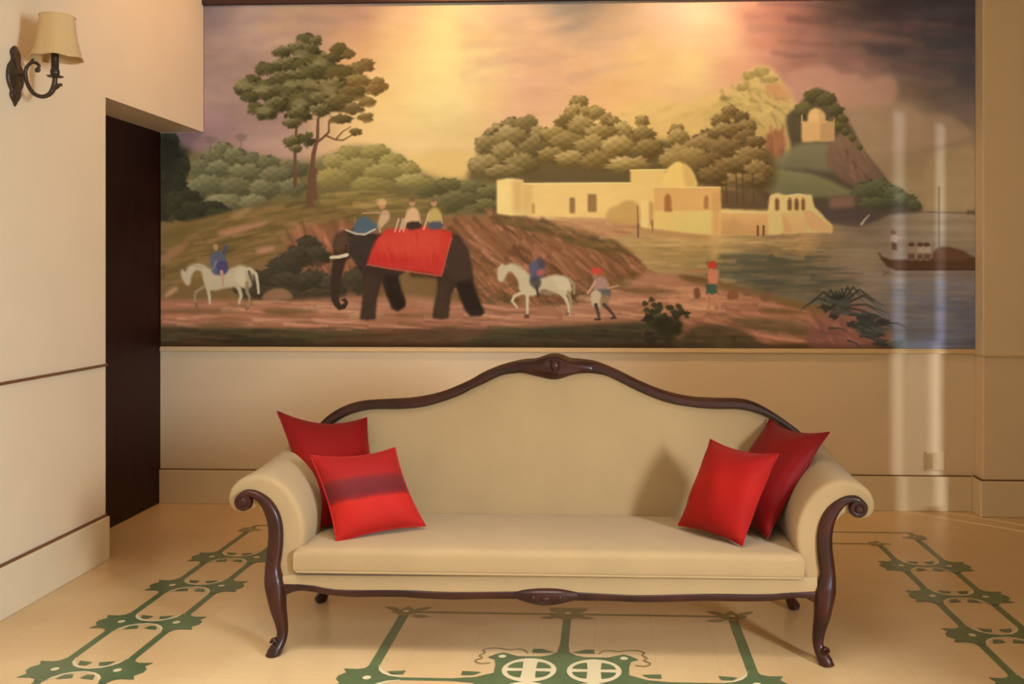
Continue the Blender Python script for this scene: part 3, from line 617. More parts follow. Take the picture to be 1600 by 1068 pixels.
# mahout and two riders
shape([(552,362),(556,346),(568,338),(582,345),(590,354),(584,362),(570,366)], (86,96,96), 1.4, 1, True); line([(541,359),(556,365),(570,366),(586,358)], 2.8, (206,176,140))
shape([(590,350),(594,336),(600,328),(608,332),(608,342),(600,352),(592,358)], (206,160,112), 1.2, 1, True); blob(597, 321, 5, 5.5, (196,132,80), 1, .35, .05); shape([(589,316),(596,310),(604,314),(602,320),(592,320)], (210,160,100), 1, 1, True)
line([(604,334),(588,332),(566,333)], 3, (196,140,96), 1, 2); line([(592,352),(594,362)], 3, (190,140,96))
for cu, sh, bot in ((644,(226,172,118),(66,48,34)),(678,(196,160,84),(92,84,84))):
    shape([(cu-9,345),(cu-9,332),(cu-3,325),(cu+5,325),(cu+11,333),(cu+11,345),(cu+4,350),(cu-5,350)], sh, 1.1, 1, True); blob(cu, 316, 5, 6, (196,140,96), 1, .35, .05); shape([(cu-5,312),(cu,308),(cu+5,312),(cu+3,315),(cu-4,315)], (120,86,54), 1, .9, True)
    shape([(cu-8,348),(cu+11,346),(cu+13,356),(cu-6,358)], bot, 1.4, 1, True)
    line([(cu-8,334),(cu-12,346),(cu-16,358)], 3, (214,164,116), 1, 2.2); line([(cu+10,336),(cu+13,348)], 3, (206,156,110), 1, 2)
for u in (617,624,630): line([(u + 6, 342), (u, 362)], 2.6, (226,180,136), .9, 1.6)

# --- horses and riders
HW, HS = (190,164,124), (150,122,86)
def horse(du, dv, k, neck, W, S):
    q = lambda L: [(du + u * k, dv + v * k) for u, v in L]
    shape(q([(70,128),(84,118),(104,124),(130,118),(150,116),(166,122),(172,138),(166,152),(150,158),(140,160),(120,164),(100,166),(84,166),(74,152)]), W, 1.1, 1, True)
    shape(q([(96,150),(130,152),(130,164),(100,168)]), S, 2, .5)
    shape(q(neck), W, 1.1, 1, True)
HORSE1 = lambda: None
# left horse, head bowed
shape([(290,424),(284,420),(283,430),(287,440),(292,446),(297,444),(298,438),(300,430),(306,422),(314,424),(318,438),(322,450),(328,454),(334,444),(332,430),(322,416),(306,412),(294,416)], HW, 1, 1, True)
shape([(318,424),(332,420),(352,424),(362,418),(380,416),(392,424),(394,440),(388,450),(372,448),(352,450),(334,454),(322,446)], HW, 1, 1, True)
shape([(370,416),(386,417),(394,428),(392,446),(378,448),(368,438)], (204,180,138), 2, .7, True); shape([(384,420),(394,430),(392,446),(386,448)], HS, 2, .6)
line([(324,446),(327,462),(328,474)], 6, HW, 1, 3.5); line([(318,448),(306,456),(304,464),(306,474)], 5, HS, 1, 3)
line([(366,440),(374,452),(377,462),(374,470),(373,480)], 7, HW, 1, 3); line([(386,442),(386,456),(390,464),(387,482)], 6, HS, 1, 3)
line([(390,420),(400,428),(403,444),(404,458)], 6, (196,170,130), 1, 3); line([(389,424),(394,440),(398,452)], 4, (70,52,36), .8, 2)
line([(306,474),(308,480)], 3.5, (130,90,66)); blob(374, 478, 3, 3, (150,100,80)); blob(386, 481, 3.4, 3, (140,92,70))
line([(290,418),(300,414),(316,418)], 2, (150,124,86), .6)
shape([(330,418),(328,402),(334,394),(342,392),(350,396),(354,410),(354,424),(342,430),(332,426)], (92,88,96), 1.3, 1, True); shape([(340,410),(354,408),(356,422),(348,430),(340,424)], (78,62,92), 1.5, .8, True)
blob(337, 386, 4, 5, (170,128,84), 1, .4, .05); line([(333,420),(338,408)], 2.4, (140,136,130), .7); line([(346,424),(348,436),(349,446)], 5, (190,140,112), 1, 3)
shape([(350,382),(358,384),(356,392),(350,400),(348,390)], (80,78,84), 1.5, .7, True)
# right horse, stepping out
H2, H2S = (206,176,130), (166,134,94)
shape([(790,414),(784,412),(778,418),(777,430),(779,438),(785,440),(790,432),(796,424),(804,430),(810,440),(812,452),(822,456),(832,448),(826,430),(816,418),(802,411)], H2, 1, 1, True)
shape([(812,436),(826,428),(846,434),(862,430),(884,432),(892,444),(892,456),(880,462),(868,458),(848,452),(840,460),(826,462),(814,456)], H2, 1, 1, True)
shape([(842,452),(870,456),(860,462),(844,458)], H2S, 1.5, .7); shape([(862,432),(886,434),(890,450),(876,454)], (220,192,146), 2, .6, True)
line([(818,456),(804,462),(800,470),(808,480)], 5.5, H2, 1, 3); line([(824,458),(824,474),(824,492)], 6, H2, 1, 3.4); blob(823, 494, 4.5, 3.4, (110,70,46))
line([(876,456),(884,466),(888,476),(890,492)], 7, H2, 1, 3); line([(888,456),(892,470),(894,484)], 5, H2S, 1, 3); line([(870,480),(884,490)], 3, (180,130,92), .7); blob(886, 490, 4, 3, (140,92,66), .8)
line([(890,436),(897,444),(897,458)], 5, H2S, 1, 3); line([(795,410),(806,414),(818,422)], 2.2, (166,136,96), .6)
shape([(828,428),(826,416),(832,408),(842,406),(850,412),(852,424),(846,434),(834,440),(828,436)], (96,86,96), 1.3, 1, True); shape([(828,436),(838,432),(846,440),(840,452),(830,446)], (78,70,60), 1.4, .9, True)
line([(838,446),(841,462)], 4, (84,58,42)); blob(838, 402, 4, 4.5, (160,100,76), 1, .4, .05); shape([(838,404),(848,404),(852,414),(846,420)], (74,66,66), 1.5, .7, True); shape([(838,424),(850,420),(850,428),(842,430)], (190,92,70), 1.2, .9, True); line([(837,382),(838,398)], 2, (170,108,80), .5)
# --- people on foot
shape([(928,436),(938,432),(948,436),(952,450),(950,464),(936,462),(928,452)], (176,130,106), 1.2, 1, True); blob(932, 424, 9, 6.5, (206,74,52), 1, .35, .08); blob(930, 431, 4.5, 4.5, (170,110,78), 1, .5, .05)
line([(930,440),(924,450),(918,458)], 4, (206,146,110), 1, 3); shape([(932,452),(954,450),(954,464),(936,466)], (98,88,76), 1.3, .9); shape([(924,456),(938,456),(942,478),(926,478)], (204,170,126), 1.3, 1, True); shape([(940,462),(952,462),(948,480),(938,478)], (150,110,78), 1.4, .9, True)
line([(931,476),(935,490),(936,498)], 6, (84,62,50), 1, 3.5); line([(944,476),(954,486),(960,494)], 6, (84,62,50), 1, 3.5); line([(930,499),(938,499)], 3, (64,46,36)); line([(955,497),(962,496)], 3, (64,46,36)); line([(950,450),(966,446)], 3, (206,150,110), .9, 2)
blob(1113, 414, 7.5, 6.5, (196,66,44), 1, .4, .06); shape([(1106,424),(1112,420),(1122,424),(1122,436),(1119,446),(1108,446)], (206,124,84), 1.2, 1, True); shape([(1103,444),(1119,443),(1121,459),(1103,460)], (76,84,66), 1.2, 1); shape([(1109,445),(1115,445),(1115,458),(1109,458)], (64,100,64), 1.4, .8)
line([(1108,460),(1108,474),(1106,486)], 4.5, (190,120,84), 1, 3); line([(1118,460),(1123,474),(1126,486)], 4.5, (196,128,92), 1, 3); line([(1080,424),(1106,424)], 4, (186,116,76), .8)
shape([(1084,452),(1092,450),(1094,464),(1086,466)], (130,80,50), 1.3, 1, True); shape([(1136,460),(1142,453),(1151,454),(1153,466),(1138,468)], (140,86,56), 1.3, 1, True); blob(1168, 456, 8, 6, (130,90,58), .9, .4, .1); blob(1196, 464, 9, 7, (120,80,54), .8, .4, .1)

# --- boat
shape([(1371,392),(1378,400),(1392,406),(1412,406),(1440,405),(1455,404),(1460,392),(1468,386),(1484,386),(1505,392),(1516,400),(1526,402),(1526,422),(1400,422),(1386,416),(1376,404)], (84,54,34), 1.1, 1); shape([(1456,404),(1462,390),(1470,386),(1486,388),(1508,394),(1520,402),(1500,408)], (102,66,42), 2, .7, True); line([(1400,421),(1526,421)], 2.4, (60,38,26), .8)
line([(1467,292),(1467.5,386)], 2.8, (112,86,58), .9); line([(1380,424),(1400,430),(1470,430),(1526,428)], 5, (116,90,66), .5)
shape([(1393,390),(1394,376),(1400,376),(1402,391)], (84,58,42), 1, 1); shape([(1391,376),(1394,366),(1401,368),(1402,378)], (166,134,104), 1, 1, True); blob(1396, 363, 4.5, 3.6, (110,78,58), 1, .5, .05); line([(1400,370),(1408,372)], 2, (166,130,100), .7)
for u in (1424,1438,1448): shape([(u-6,404),(u-4,386),(u,380),(u+5,386),(u+7,404)], (172,140,106) if u > 1430 else (150,116,86), 1.4, .9, True); blob(u, 382, 5, 3.4, (90,60,42), 1, .5, .05); shape([(u-5,396),(u+6,396),(u+6,406),(u-6,406)], (88,58,42), 1.4, .8)
line([(1380,430),(1388,424)], 3, (110,84,66), .7)

# --- plants in front
for k in range(46):
    r = random.Random(k); u, v = 1038 + r.gauss(0, 15), 502 + r.gauss(0, 12)
    blob(u, v, r.uniform(4, 9), r.uniform(3, 7), r.choice([(58,50,32),(70,62,38),(48,42,28),(84,74,46)]), .9, .4, .3, k)
for u, v in ((1008,474),(1018,468),(1022,476),(1048,480),(1060,478),(1064,484),(1058,490),(1010,484),(1030,476)): blob(u, v, 5, 4, (66,56,34), .9, .5, .3, 7)
shape([(1018,500),(1060,496),(1064,522),(1030,524)], (54,46,28), 3, .9, True)
cen = (1312, 478)
for ang, L in ((-170,60),(-150,52),(-130,40),(-112,30),(-95,28),(-78,34),(-60,44),(-45,54),(-30,64),(-14,70),(4,74),(18,70),(34,70)):
    t = math.radians(ang); mx_ = (cen[0] + L * .55 * math.cos(t), cen[1] + L * .62 * math.sin(t) - 6); ex = (cen[0] + L * math.cos(t), cen[1] + L * .55 * math.sin(t) + 8)
    line([cen, mx_, ex], 5, (62,56,42), .9, 1.2); line([mx_, (ex[0] - 3, ex[1] + 5)], 2.4, (70,66,52), .8, 1)
for k in range(34):
    r = random.Random(900 + k); t = r.random(); u, v = 1300 + 80 * t + r.gauss(0, 9), 474 + 52 * t + r.gauss(0, 8)
    blob(u, v, r.uniform(6, 13), r.uniform(3, 6), r.choice([(58,54,42),(70,66,52),(50,44,36),(80,76,60)]), .85, .5, .35, k)
for k in range(16):
    r = random.Random(950 + k); u, v = 1345 + r.gauss(0, 22), 505 + r.gauss(0, 14); t = r.uniform(.1, .7); line([(u, v), (u + 16 * math.cos(t), v + 12 * math.sin(t) - 3), (u + 30 * math.cos(t), v + 26 * math.sin(t))], 4, (60,58,48), .85, 1)

# overall hand-painted unevenness
CAN += ((vnoise(26, 14, 77, 3) - .5) * 9)[..., None]
CAN[:] = np.clip(CAN, 4, 255)
# the colours above were matched under the room's lamps: take the lamplight back out of the pigment
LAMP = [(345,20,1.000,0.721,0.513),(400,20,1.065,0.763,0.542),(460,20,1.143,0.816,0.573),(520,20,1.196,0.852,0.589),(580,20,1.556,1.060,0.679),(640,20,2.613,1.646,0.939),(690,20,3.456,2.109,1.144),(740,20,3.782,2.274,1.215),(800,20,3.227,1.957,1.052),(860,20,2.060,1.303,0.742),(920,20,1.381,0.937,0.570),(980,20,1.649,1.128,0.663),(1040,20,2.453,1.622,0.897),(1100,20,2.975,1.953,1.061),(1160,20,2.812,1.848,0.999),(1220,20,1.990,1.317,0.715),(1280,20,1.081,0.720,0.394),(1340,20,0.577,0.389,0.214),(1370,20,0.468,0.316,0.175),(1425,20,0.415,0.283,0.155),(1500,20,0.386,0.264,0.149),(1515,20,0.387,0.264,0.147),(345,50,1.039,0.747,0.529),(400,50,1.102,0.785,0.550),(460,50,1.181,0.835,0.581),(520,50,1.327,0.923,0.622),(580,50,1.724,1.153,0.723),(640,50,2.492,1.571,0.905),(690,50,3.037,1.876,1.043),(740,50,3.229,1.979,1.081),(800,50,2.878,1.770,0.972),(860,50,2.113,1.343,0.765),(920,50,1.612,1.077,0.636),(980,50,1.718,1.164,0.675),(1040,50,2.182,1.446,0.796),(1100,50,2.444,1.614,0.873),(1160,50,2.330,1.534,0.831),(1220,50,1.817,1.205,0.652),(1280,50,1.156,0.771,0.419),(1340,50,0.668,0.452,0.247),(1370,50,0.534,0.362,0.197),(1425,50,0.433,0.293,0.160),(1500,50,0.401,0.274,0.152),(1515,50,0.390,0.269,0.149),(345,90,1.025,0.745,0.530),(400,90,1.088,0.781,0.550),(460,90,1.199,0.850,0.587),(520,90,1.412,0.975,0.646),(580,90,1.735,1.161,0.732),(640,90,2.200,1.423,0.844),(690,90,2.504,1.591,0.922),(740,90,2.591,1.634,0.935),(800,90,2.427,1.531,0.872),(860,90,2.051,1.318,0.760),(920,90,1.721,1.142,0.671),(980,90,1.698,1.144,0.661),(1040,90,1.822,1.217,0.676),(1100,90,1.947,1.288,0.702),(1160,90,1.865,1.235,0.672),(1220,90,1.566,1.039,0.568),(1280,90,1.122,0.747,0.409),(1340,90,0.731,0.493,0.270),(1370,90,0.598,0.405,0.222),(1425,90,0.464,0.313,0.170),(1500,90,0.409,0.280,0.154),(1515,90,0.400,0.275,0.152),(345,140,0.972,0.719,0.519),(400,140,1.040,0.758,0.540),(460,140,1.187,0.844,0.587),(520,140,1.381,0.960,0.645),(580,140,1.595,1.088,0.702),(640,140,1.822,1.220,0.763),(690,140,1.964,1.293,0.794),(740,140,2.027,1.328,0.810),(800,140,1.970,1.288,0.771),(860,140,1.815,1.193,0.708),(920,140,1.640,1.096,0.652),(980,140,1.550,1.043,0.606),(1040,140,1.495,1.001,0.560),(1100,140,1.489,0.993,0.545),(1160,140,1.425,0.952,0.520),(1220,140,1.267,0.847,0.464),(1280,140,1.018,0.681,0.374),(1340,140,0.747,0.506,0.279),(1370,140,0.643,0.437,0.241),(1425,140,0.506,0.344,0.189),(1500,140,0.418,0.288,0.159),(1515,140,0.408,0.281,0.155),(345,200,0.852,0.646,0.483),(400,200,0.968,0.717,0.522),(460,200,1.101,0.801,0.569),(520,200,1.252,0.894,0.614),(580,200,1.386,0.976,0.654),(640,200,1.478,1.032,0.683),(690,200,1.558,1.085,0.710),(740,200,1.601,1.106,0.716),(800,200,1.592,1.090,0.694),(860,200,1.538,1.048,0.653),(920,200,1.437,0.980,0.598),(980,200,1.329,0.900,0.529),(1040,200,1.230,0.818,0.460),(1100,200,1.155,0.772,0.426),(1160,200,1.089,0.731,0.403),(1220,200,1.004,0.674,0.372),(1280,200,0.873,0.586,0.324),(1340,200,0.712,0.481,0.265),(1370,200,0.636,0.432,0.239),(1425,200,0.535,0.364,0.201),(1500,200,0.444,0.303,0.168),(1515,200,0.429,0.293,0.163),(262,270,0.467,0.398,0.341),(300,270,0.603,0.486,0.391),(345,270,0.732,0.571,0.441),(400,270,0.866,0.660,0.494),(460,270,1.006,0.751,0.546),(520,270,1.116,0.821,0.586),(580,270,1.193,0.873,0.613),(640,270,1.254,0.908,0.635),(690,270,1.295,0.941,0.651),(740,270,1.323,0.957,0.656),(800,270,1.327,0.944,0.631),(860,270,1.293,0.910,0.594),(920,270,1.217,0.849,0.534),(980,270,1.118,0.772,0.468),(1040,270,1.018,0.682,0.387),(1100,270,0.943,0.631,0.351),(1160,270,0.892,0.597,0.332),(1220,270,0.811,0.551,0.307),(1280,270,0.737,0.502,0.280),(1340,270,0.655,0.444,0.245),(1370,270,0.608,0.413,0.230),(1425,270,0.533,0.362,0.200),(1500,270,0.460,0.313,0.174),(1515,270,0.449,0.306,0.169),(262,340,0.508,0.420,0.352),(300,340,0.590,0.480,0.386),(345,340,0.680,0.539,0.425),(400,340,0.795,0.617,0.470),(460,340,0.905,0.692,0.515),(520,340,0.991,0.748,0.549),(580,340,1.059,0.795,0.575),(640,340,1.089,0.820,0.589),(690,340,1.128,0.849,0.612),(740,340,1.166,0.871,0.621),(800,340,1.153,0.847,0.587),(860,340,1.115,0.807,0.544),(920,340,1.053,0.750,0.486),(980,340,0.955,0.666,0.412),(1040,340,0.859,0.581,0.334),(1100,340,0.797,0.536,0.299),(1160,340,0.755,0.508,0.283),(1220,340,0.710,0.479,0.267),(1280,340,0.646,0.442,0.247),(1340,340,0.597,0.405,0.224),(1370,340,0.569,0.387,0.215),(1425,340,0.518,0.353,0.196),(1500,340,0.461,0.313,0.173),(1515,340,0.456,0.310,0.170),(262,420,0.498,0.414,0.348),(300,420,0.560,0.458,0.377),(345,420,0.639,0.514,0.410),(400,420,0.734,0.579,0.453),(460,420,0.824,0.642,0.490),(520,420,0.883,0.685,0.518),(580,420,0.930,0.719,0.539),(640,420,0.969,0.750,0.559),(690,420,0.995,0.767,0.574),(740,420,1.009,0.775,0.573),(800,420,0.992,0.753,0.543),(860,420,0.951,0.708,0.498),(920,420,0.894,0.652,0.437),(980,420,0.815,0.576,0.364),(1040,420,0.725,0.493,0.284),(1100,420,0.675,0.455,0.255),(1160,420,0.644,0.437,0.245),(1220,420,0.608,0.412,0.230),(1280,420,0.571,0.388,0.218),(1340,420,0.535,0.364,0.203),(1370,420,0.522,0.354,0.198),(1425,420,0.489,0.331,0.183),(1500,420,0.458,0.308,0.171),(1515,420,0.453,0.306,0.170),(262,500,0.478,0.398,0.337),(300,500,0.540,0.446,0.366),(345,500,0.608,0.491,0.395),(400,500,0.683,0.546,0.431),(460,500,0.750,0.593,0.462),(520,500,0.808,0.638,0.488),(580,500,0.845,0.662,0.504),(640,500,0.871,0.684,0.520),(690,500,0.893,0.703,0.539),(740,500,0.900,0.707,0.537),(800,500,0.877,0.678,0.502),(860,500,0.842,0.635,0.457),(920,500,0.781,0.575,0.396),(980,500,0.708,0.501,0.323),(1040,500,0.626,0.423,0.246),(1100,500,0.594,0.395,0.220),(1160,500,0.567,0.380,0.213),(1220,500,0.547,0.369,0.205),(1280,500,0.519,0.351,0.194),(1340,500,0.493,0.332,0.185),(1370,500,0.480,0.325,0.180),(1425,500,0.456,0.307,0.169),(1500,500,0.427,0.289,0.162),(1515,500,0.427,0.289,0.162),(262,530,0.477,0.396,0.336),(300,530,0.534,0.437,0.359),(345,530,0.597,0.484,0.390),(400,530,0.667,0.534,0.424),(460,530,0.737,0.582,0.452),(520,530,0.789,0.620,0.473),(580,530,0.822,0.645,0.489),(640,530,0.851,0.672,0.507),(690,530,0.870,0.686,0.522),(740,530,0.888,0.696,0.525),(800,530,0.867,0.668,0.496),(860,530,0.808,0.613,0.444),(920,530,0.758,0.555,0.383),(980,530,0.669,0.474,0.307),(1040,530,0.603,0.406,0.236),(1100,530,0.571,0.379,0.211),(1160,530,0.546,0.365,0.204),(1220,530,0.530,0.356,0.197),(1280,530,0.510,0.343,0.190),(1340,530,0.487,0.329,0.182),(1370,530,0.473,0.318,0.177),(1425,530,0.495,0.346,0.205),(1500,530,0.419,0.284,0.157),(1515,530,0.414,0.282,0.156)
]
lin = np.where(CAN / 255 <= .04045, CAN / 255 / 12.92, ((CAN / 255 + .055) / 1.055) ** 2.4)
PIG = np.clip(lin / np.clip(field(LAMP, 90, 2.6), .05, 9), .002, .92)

MX0, MX1, MZ0, MZ1 = XD + .004, PX - .0005, .8945, 2.838
NX, NZ = 1150, 492
YM = YB - .007
gx = np.linspace(MX0, MX1, NX); gz = np.linspace(MZ0, MZ1, NZ); X_, Z_ = np.meshgrid(gx, gz)
den = -X_ * SIN + YM * COS; uu = CX + F * (X_ * COS + YM * SIN) / den; vv = CY - F * (Z_ - H) / den
fu = np.clip((uu - U0) * KS - .5, 0, CW - 1.01); fv = np.clip((vv - V0) * KS - .5, 0, CH - 1.01); iu, iv = fu.astype(int), fv.astype(int); du, dv = (fu - iu)[..., None], (fv - iv)[..., None]
COL = (PIG[iv, iu] * (1 - du) + PIG[iv, iu + 1] * du) * (1 - dv) + (PIG[iv + 1, iu] * (1 - du) + PIG[iv + 1, iu + 1] * du) * dv
idx = np.arange(NX * NZ).reshape(NZ, NX)
keep = ~((X_[:-1, 1:] < XL + .002) & (Z_[1:, :-1] > 2.115))          # the canvas is cut away under the wall above the door
q = np.stack([idx[:-1, :-1], idx[:-1, 1:], idx[1:, 1:], idx[1:, :-1]], -1)[keep]
used = np.zeros(NX * NZ, bool); used[q.ravel()] = True; remap = np.cumsum(used) - 1; q = remap[q]
co = np.stack([X_, np.full_like(X_, YM), Z_], -1).reshape(-1, 3)[used]; colr = COL.reshape(-1, 3)[used]
nf = len(co)
# back edge of the panel, so that it has its thickness
co_b = np.array([(MX0, YB - .0006, MZ0), (MX1, YB - .0006, MZ0), (MX1, YB - .0006, MZ1), (MX0, YB - .0006, MZ0 + 1.2)])
me = bpy.data.meshes.new('mural'); me.vertices.add(nf); me.vertices.foreach_set('co', co.astype(np.float32).ravel())
me.loops.add(q.size); me.loops.foreach_set('vertex_index', q.astype(np.int32).ravel())
me.polygons.add(len(q)); me.polygons.foreach_set('loop_start', np.arange(0, q.size, 4, dtype=np.int32)); me.polygons.foreach_set('loop_total', np.full(len(q), 4, np.int32))
me.update(); me.validate()
at_ = me.color_attributes.new('paint', 'FLOAT_COLOR', 'POINT'); at_.data.foreach_set('color', np.c_[colr, np.ones(nf)].astype(np.float32).ravel())
mm = bpy.data.materials.new('oil_paint_on_canvas'); mm.use_nodes = True
n_ = mm.node_tree.nodes; l_ = mm.node_tree.links; p_ = n_['Principled BSDF']; p_.inputs['Roughness'].default_value = .6; p_.inputs['Specular IOR Level'].default_value = .1
ca = n_.new('ShaderNodeVertexColor'); ca.layer_name = 'paint'; l_.new(ca.outputs['Color'], p_.inputs['Base Color'])
t_ = n_.new('ShaderNodeTexCoord'); z_ = n_.new('ShaderNodeTexNoise'); z_.inputs['Scale'].default_value = 160; l_.new(t_.outputs['Object'], z_.inputs['Vector'])
b_ = n_.new('ShaderNodeBump'); b_.inputs['Strength'].default_value = .12; b_.inputs['Distance'].default_value = .002; l_.new(z_.outputs['Fac'], b_.inputs['Height']); l_.new(b_.outputs['Normal'], p_.inputs['Normal'])
me.materials.append(mm)
mu = bpy.data.objects.new('mural', me); C.objects.link(mu)
so = mu.modifiers.new('panel', 'SOLIDIFY'); so.thickness = .006; so.offset = -1
tag(mu, 'wide painted mural of elephant procession, white palace and lake at sunset on back wall', 'mural')
struct('trim_7', MB().box(XL, PX, YB - .03, YB, 2.838, 2.90), M['cornice'], smooth=False, bevel=.004)


# ------------------------------------------------------------------ the settee
SXC = -.197
YA = 3.095                       # front of the arm posts
sofa = thing('settee', (SXC, 3.42, 0), 'long cream camel-back settee with dark carved wood frame, below the mural', 'sofa')
def lean(z): return 3.585 + (z - .36) * .24         # leaning plane of the backrest
def at_back(u, v, off=0.0):
    y = 3.65
    for _ in range(6): p = at(u, v, y); y = lean(p[2]) + off
    return at(u, v, y)

# crest rail: traced upper and lower edge, with the carved swelling in the middle
TOP = [(488,676),(494,668),(503,658),(514,648),(531,637),(551,629),(570,625),(593,623.4),(621,622),(643,620.6),(666,617),(691,611),(719,600),(740,590),(756,580.6),(784,569),(812,562),(836,559.5),(862,557.5),(890,558.5),(925,562),(944,568),(967,578),(995,592),(1023,604),(1051,613),(1079,618.5),(1100,620.2),(1124,621),(1152,621.6),(1172,625),(1192,634),(1208.5,643.5),(1231,659),(1250.6,674),(1262,686),(1270,698)]
BOT = [(506,684),(512,673),(522.5,661),(537,652),(553,645),(573,640),(593,638),(621,638),(643,637),(666,634),(691,627),(719,617),(740,606),(756,599),(784,586),(807,582.5),(836,581),(862,580.5),(890,581),(911,582),(930,583),(947,586),(967,594.6),(995,608.7),(1023,621),(1051,630),(1079,634.5),(1100,637),(1124,638),(1152,638),(1175,642),(1197,649),(1220,662),(1232,671),(1242,680),(1250,692),(1256,704)]
N = 90
tp = smooth_curve(TOP, N); bt = smooth_curve(BOT, N)
R = []
for a, b in zip(tp, bt):
    A, B = np.array(at_back(*a)), np.array(at_back(*b)); c = (A + B) / 2; h = (A - B) / 2
    ring = []
    for j in range(20):
        t = 2 * math.pi * j / 20; ca, sa = math.cos(t), math.sin(t)
        ca = math.copysign(abs(ca) ** .7, ca); sa = math.copysign(abs(sa) ** .7, sa)
        bulge = 1.0 + (.25 if abs(sa) > .9 else 0)
        ring.append(tuple(c + h * ca + np.array([0, .030 * sa * bulge - .004, 0])))
    R.append(ring)
crest = MB().rings(R).build('crest_rail', M['wood'], sofa)
# carved cartouche in the centre of the crest
CT = [(806,563),(820,560.5),(838,559),(848,556),(857,552.8),(867,551.4),(877,552.8),(886,556.5),(896,559.6),(912,561),(928,563)]
CBt = [(806,582),(820,582.6),(834,585.5),(848,589),(858,591.5),(867,592.4),(877,591),(888,587.5),(900,584),(914,582.4),(928,583)]
ct = smooth_curve(CT, 40); cb = smooth_curve(CBt, 40); R = []
for k, (a, b) in enumerate(zip(ct, cb)):
    A, B = np.array(at_back(*a)), np.array(at_back(*b)); c = (A + B) / 2; h = (A - B) / 2 * 1.01
    s = math.sin(math.pi * k / 39); dep = .034 + .022 * s ** .7
    ring = []
    for j in range(28):
        t = 2 * math.pi * j / 28; ca, sa = math.cos(t), math.sin(t)
        rip = 1 + .10 * s * math.cos(6 * t + k * .25) * (sa < 0)
        ring.append(tuple(c + h * math.copysign(abs(ca) ** .8, ca) + np.array([0, dep * sa * rip - .004, 0])))
    R.append(ring)
carv = MB().rings(R)
for sx in (-1, 1):                                   # small leaf scrolls beside the shell
    pc = at_back(867 + sx * 30, 571, -.045)
    pts = [(pc[0] - sx * .05 + sx * .105 * t, pc[1] + .004 + .010 * t, pc[2] + .004 * math.sin(6 * t) - .010 * t * t) for t in np.linspace(0, 1, 12)]
    carv.sweep(pts, [(.010 * math.sin(math.pi * (.1 + .85 * t)) + .001, .007) for t in np.linspace(0, 1, 12)], n=8)
pc = at_back(867, 571, -.056)
carv.lathe((pc[0], pc[1], pc[2] - .02), [(.001, -.006), (.014, -.004), (.019, .008), (.020, .02), (.017, .034), (.010, .044), (.001, .047)], n=14)
carv.build('crest_carving', M['wood'], crest)

# upholstered back
mid = (tp + bt) / 2
pm = [at_back(*q) for q in mid]; xs_ = [p[0] for p in pm]; zs_ = [p[2] for p in pm]
bx0, bx1 = -1.135, .745
NXB, NZB = 64, 26
def topz(x):
    return float(np.interp(x, xs_, zs_))
fr = []; bk = []
for i in range(NXB + 1):
    s = i / NXB; x = bx0 + (bx1 - bx0) * s; zt = topz(x)
    x0 = -1.06 + (.668 + 1.06) * s
    for k in range(NZB + 1):
        t = k / NZB; z = .30 + (zt - .30) * t; xx = x0 + (x - x0) * min(1, t * 1.35)
        bul = .045 * (math.sin(math.pi * min(1, max(0, t))) ** .6) * (math.sin(math.pi * s) ** .35 if 0 < s < 1 else 0)
        fr.append((xx, lean(z) - .002 - bul, z)); bk.append((xx, lean(z) + .028, z))
b = MB(); n1 = NZB + 1
fs = []
for i in range(NXB):
    for k in range(NZB):
        a = i * n1 + k; fs.append((a, a + n1, a + n1 + 1, a + 1))
o = len(fr)
fs2 = [tuple(q + o for q in f[::-1]) for f in fs]
side = [(k, k + 1, k + 1 + o, k + o) for k in range(NZB)] + [(NXB * n1 + k + 1, NXB * n1 + k, NXB * n1 + k + o, NXB * n1 + k + 1 + o) for k in range(NZB)]
side += [(i * n1, i * n1 + o, (i + 1) * n1 + o, (i + 1) * n1) for i in range(NXB)] + [(i * n1 + NZB, (i + 1) * n1 + NZB, (i + 1) * n1 + NZB + o, i * n1 + NZB + o) for i in range(NXB)]
b.add(fr + bk, fs + fs2 + side)
b.build('backrest', M['fabric'], sofa, angle=60)

# arms: scroll section run from front to back, front edge rounded over
ARM = [(372,803),(360,799),(353,787),(354,772),(362,758),(376,748),(394,743.5),(412,744),(430,752),(447,766),(461,786),(470,808),(473,830),(471,852),(466,872),(461,892),(459,905),(430,912),(414,900),(415,878),(417,852),(417,832),(412,812),(404,800),(396,795),(385,799)]
arm2d = np.array([(at(u, v, YA)[0] - SXC, at(u, v, YA)[2]) for u, v in ARM])
arm2d = smooth_curve(arm2d, 72, True)
def offs(P2, d):
    tn = np.roll(P2, -1, 0) - np.roll(P2, 1, 0); tn /= np.linalg.norm(tn, axis=1)[:, None] + 1e-9
    nn = np.stack([tn[:, 1], -tn[:, 0]], 1)
    ar = np.sum(P2[:, 0] * np.roll(P2[:, 1], -1) - np.roll(P2[:, 0], -1) * P2[:, 1])
    return P2 + nn * d * (1 if ar > 0 else -1)
def arm(sg):
    R = []
    ys = [(0, -.020), (.001, -.012), (.005, -.006), (.012, -.002), (.022, 0)] + [(t, 0) for t in np.linspace(.06, .50, 12)] + [(.515, -.004), (.522, -.016)]
    for y, d in ys:
        p = offs(arm2d, d); lift = max(0, (y - .15) / .37) ** 2
        R.append([(SXC + (-sg) * (q[0] + .02 * lift * (q[1] > .5)), YA + .012 + y, q[1] + lift * .06 * max(0, (q[1] - .40) / .22)) for q in p])
    return MB().rings(R)
armL, armR = arm(-1).build('arm', M['fabric'], sofa, angle=60), arm(1).build('arm', M['fabric'], sofa, angle=60)

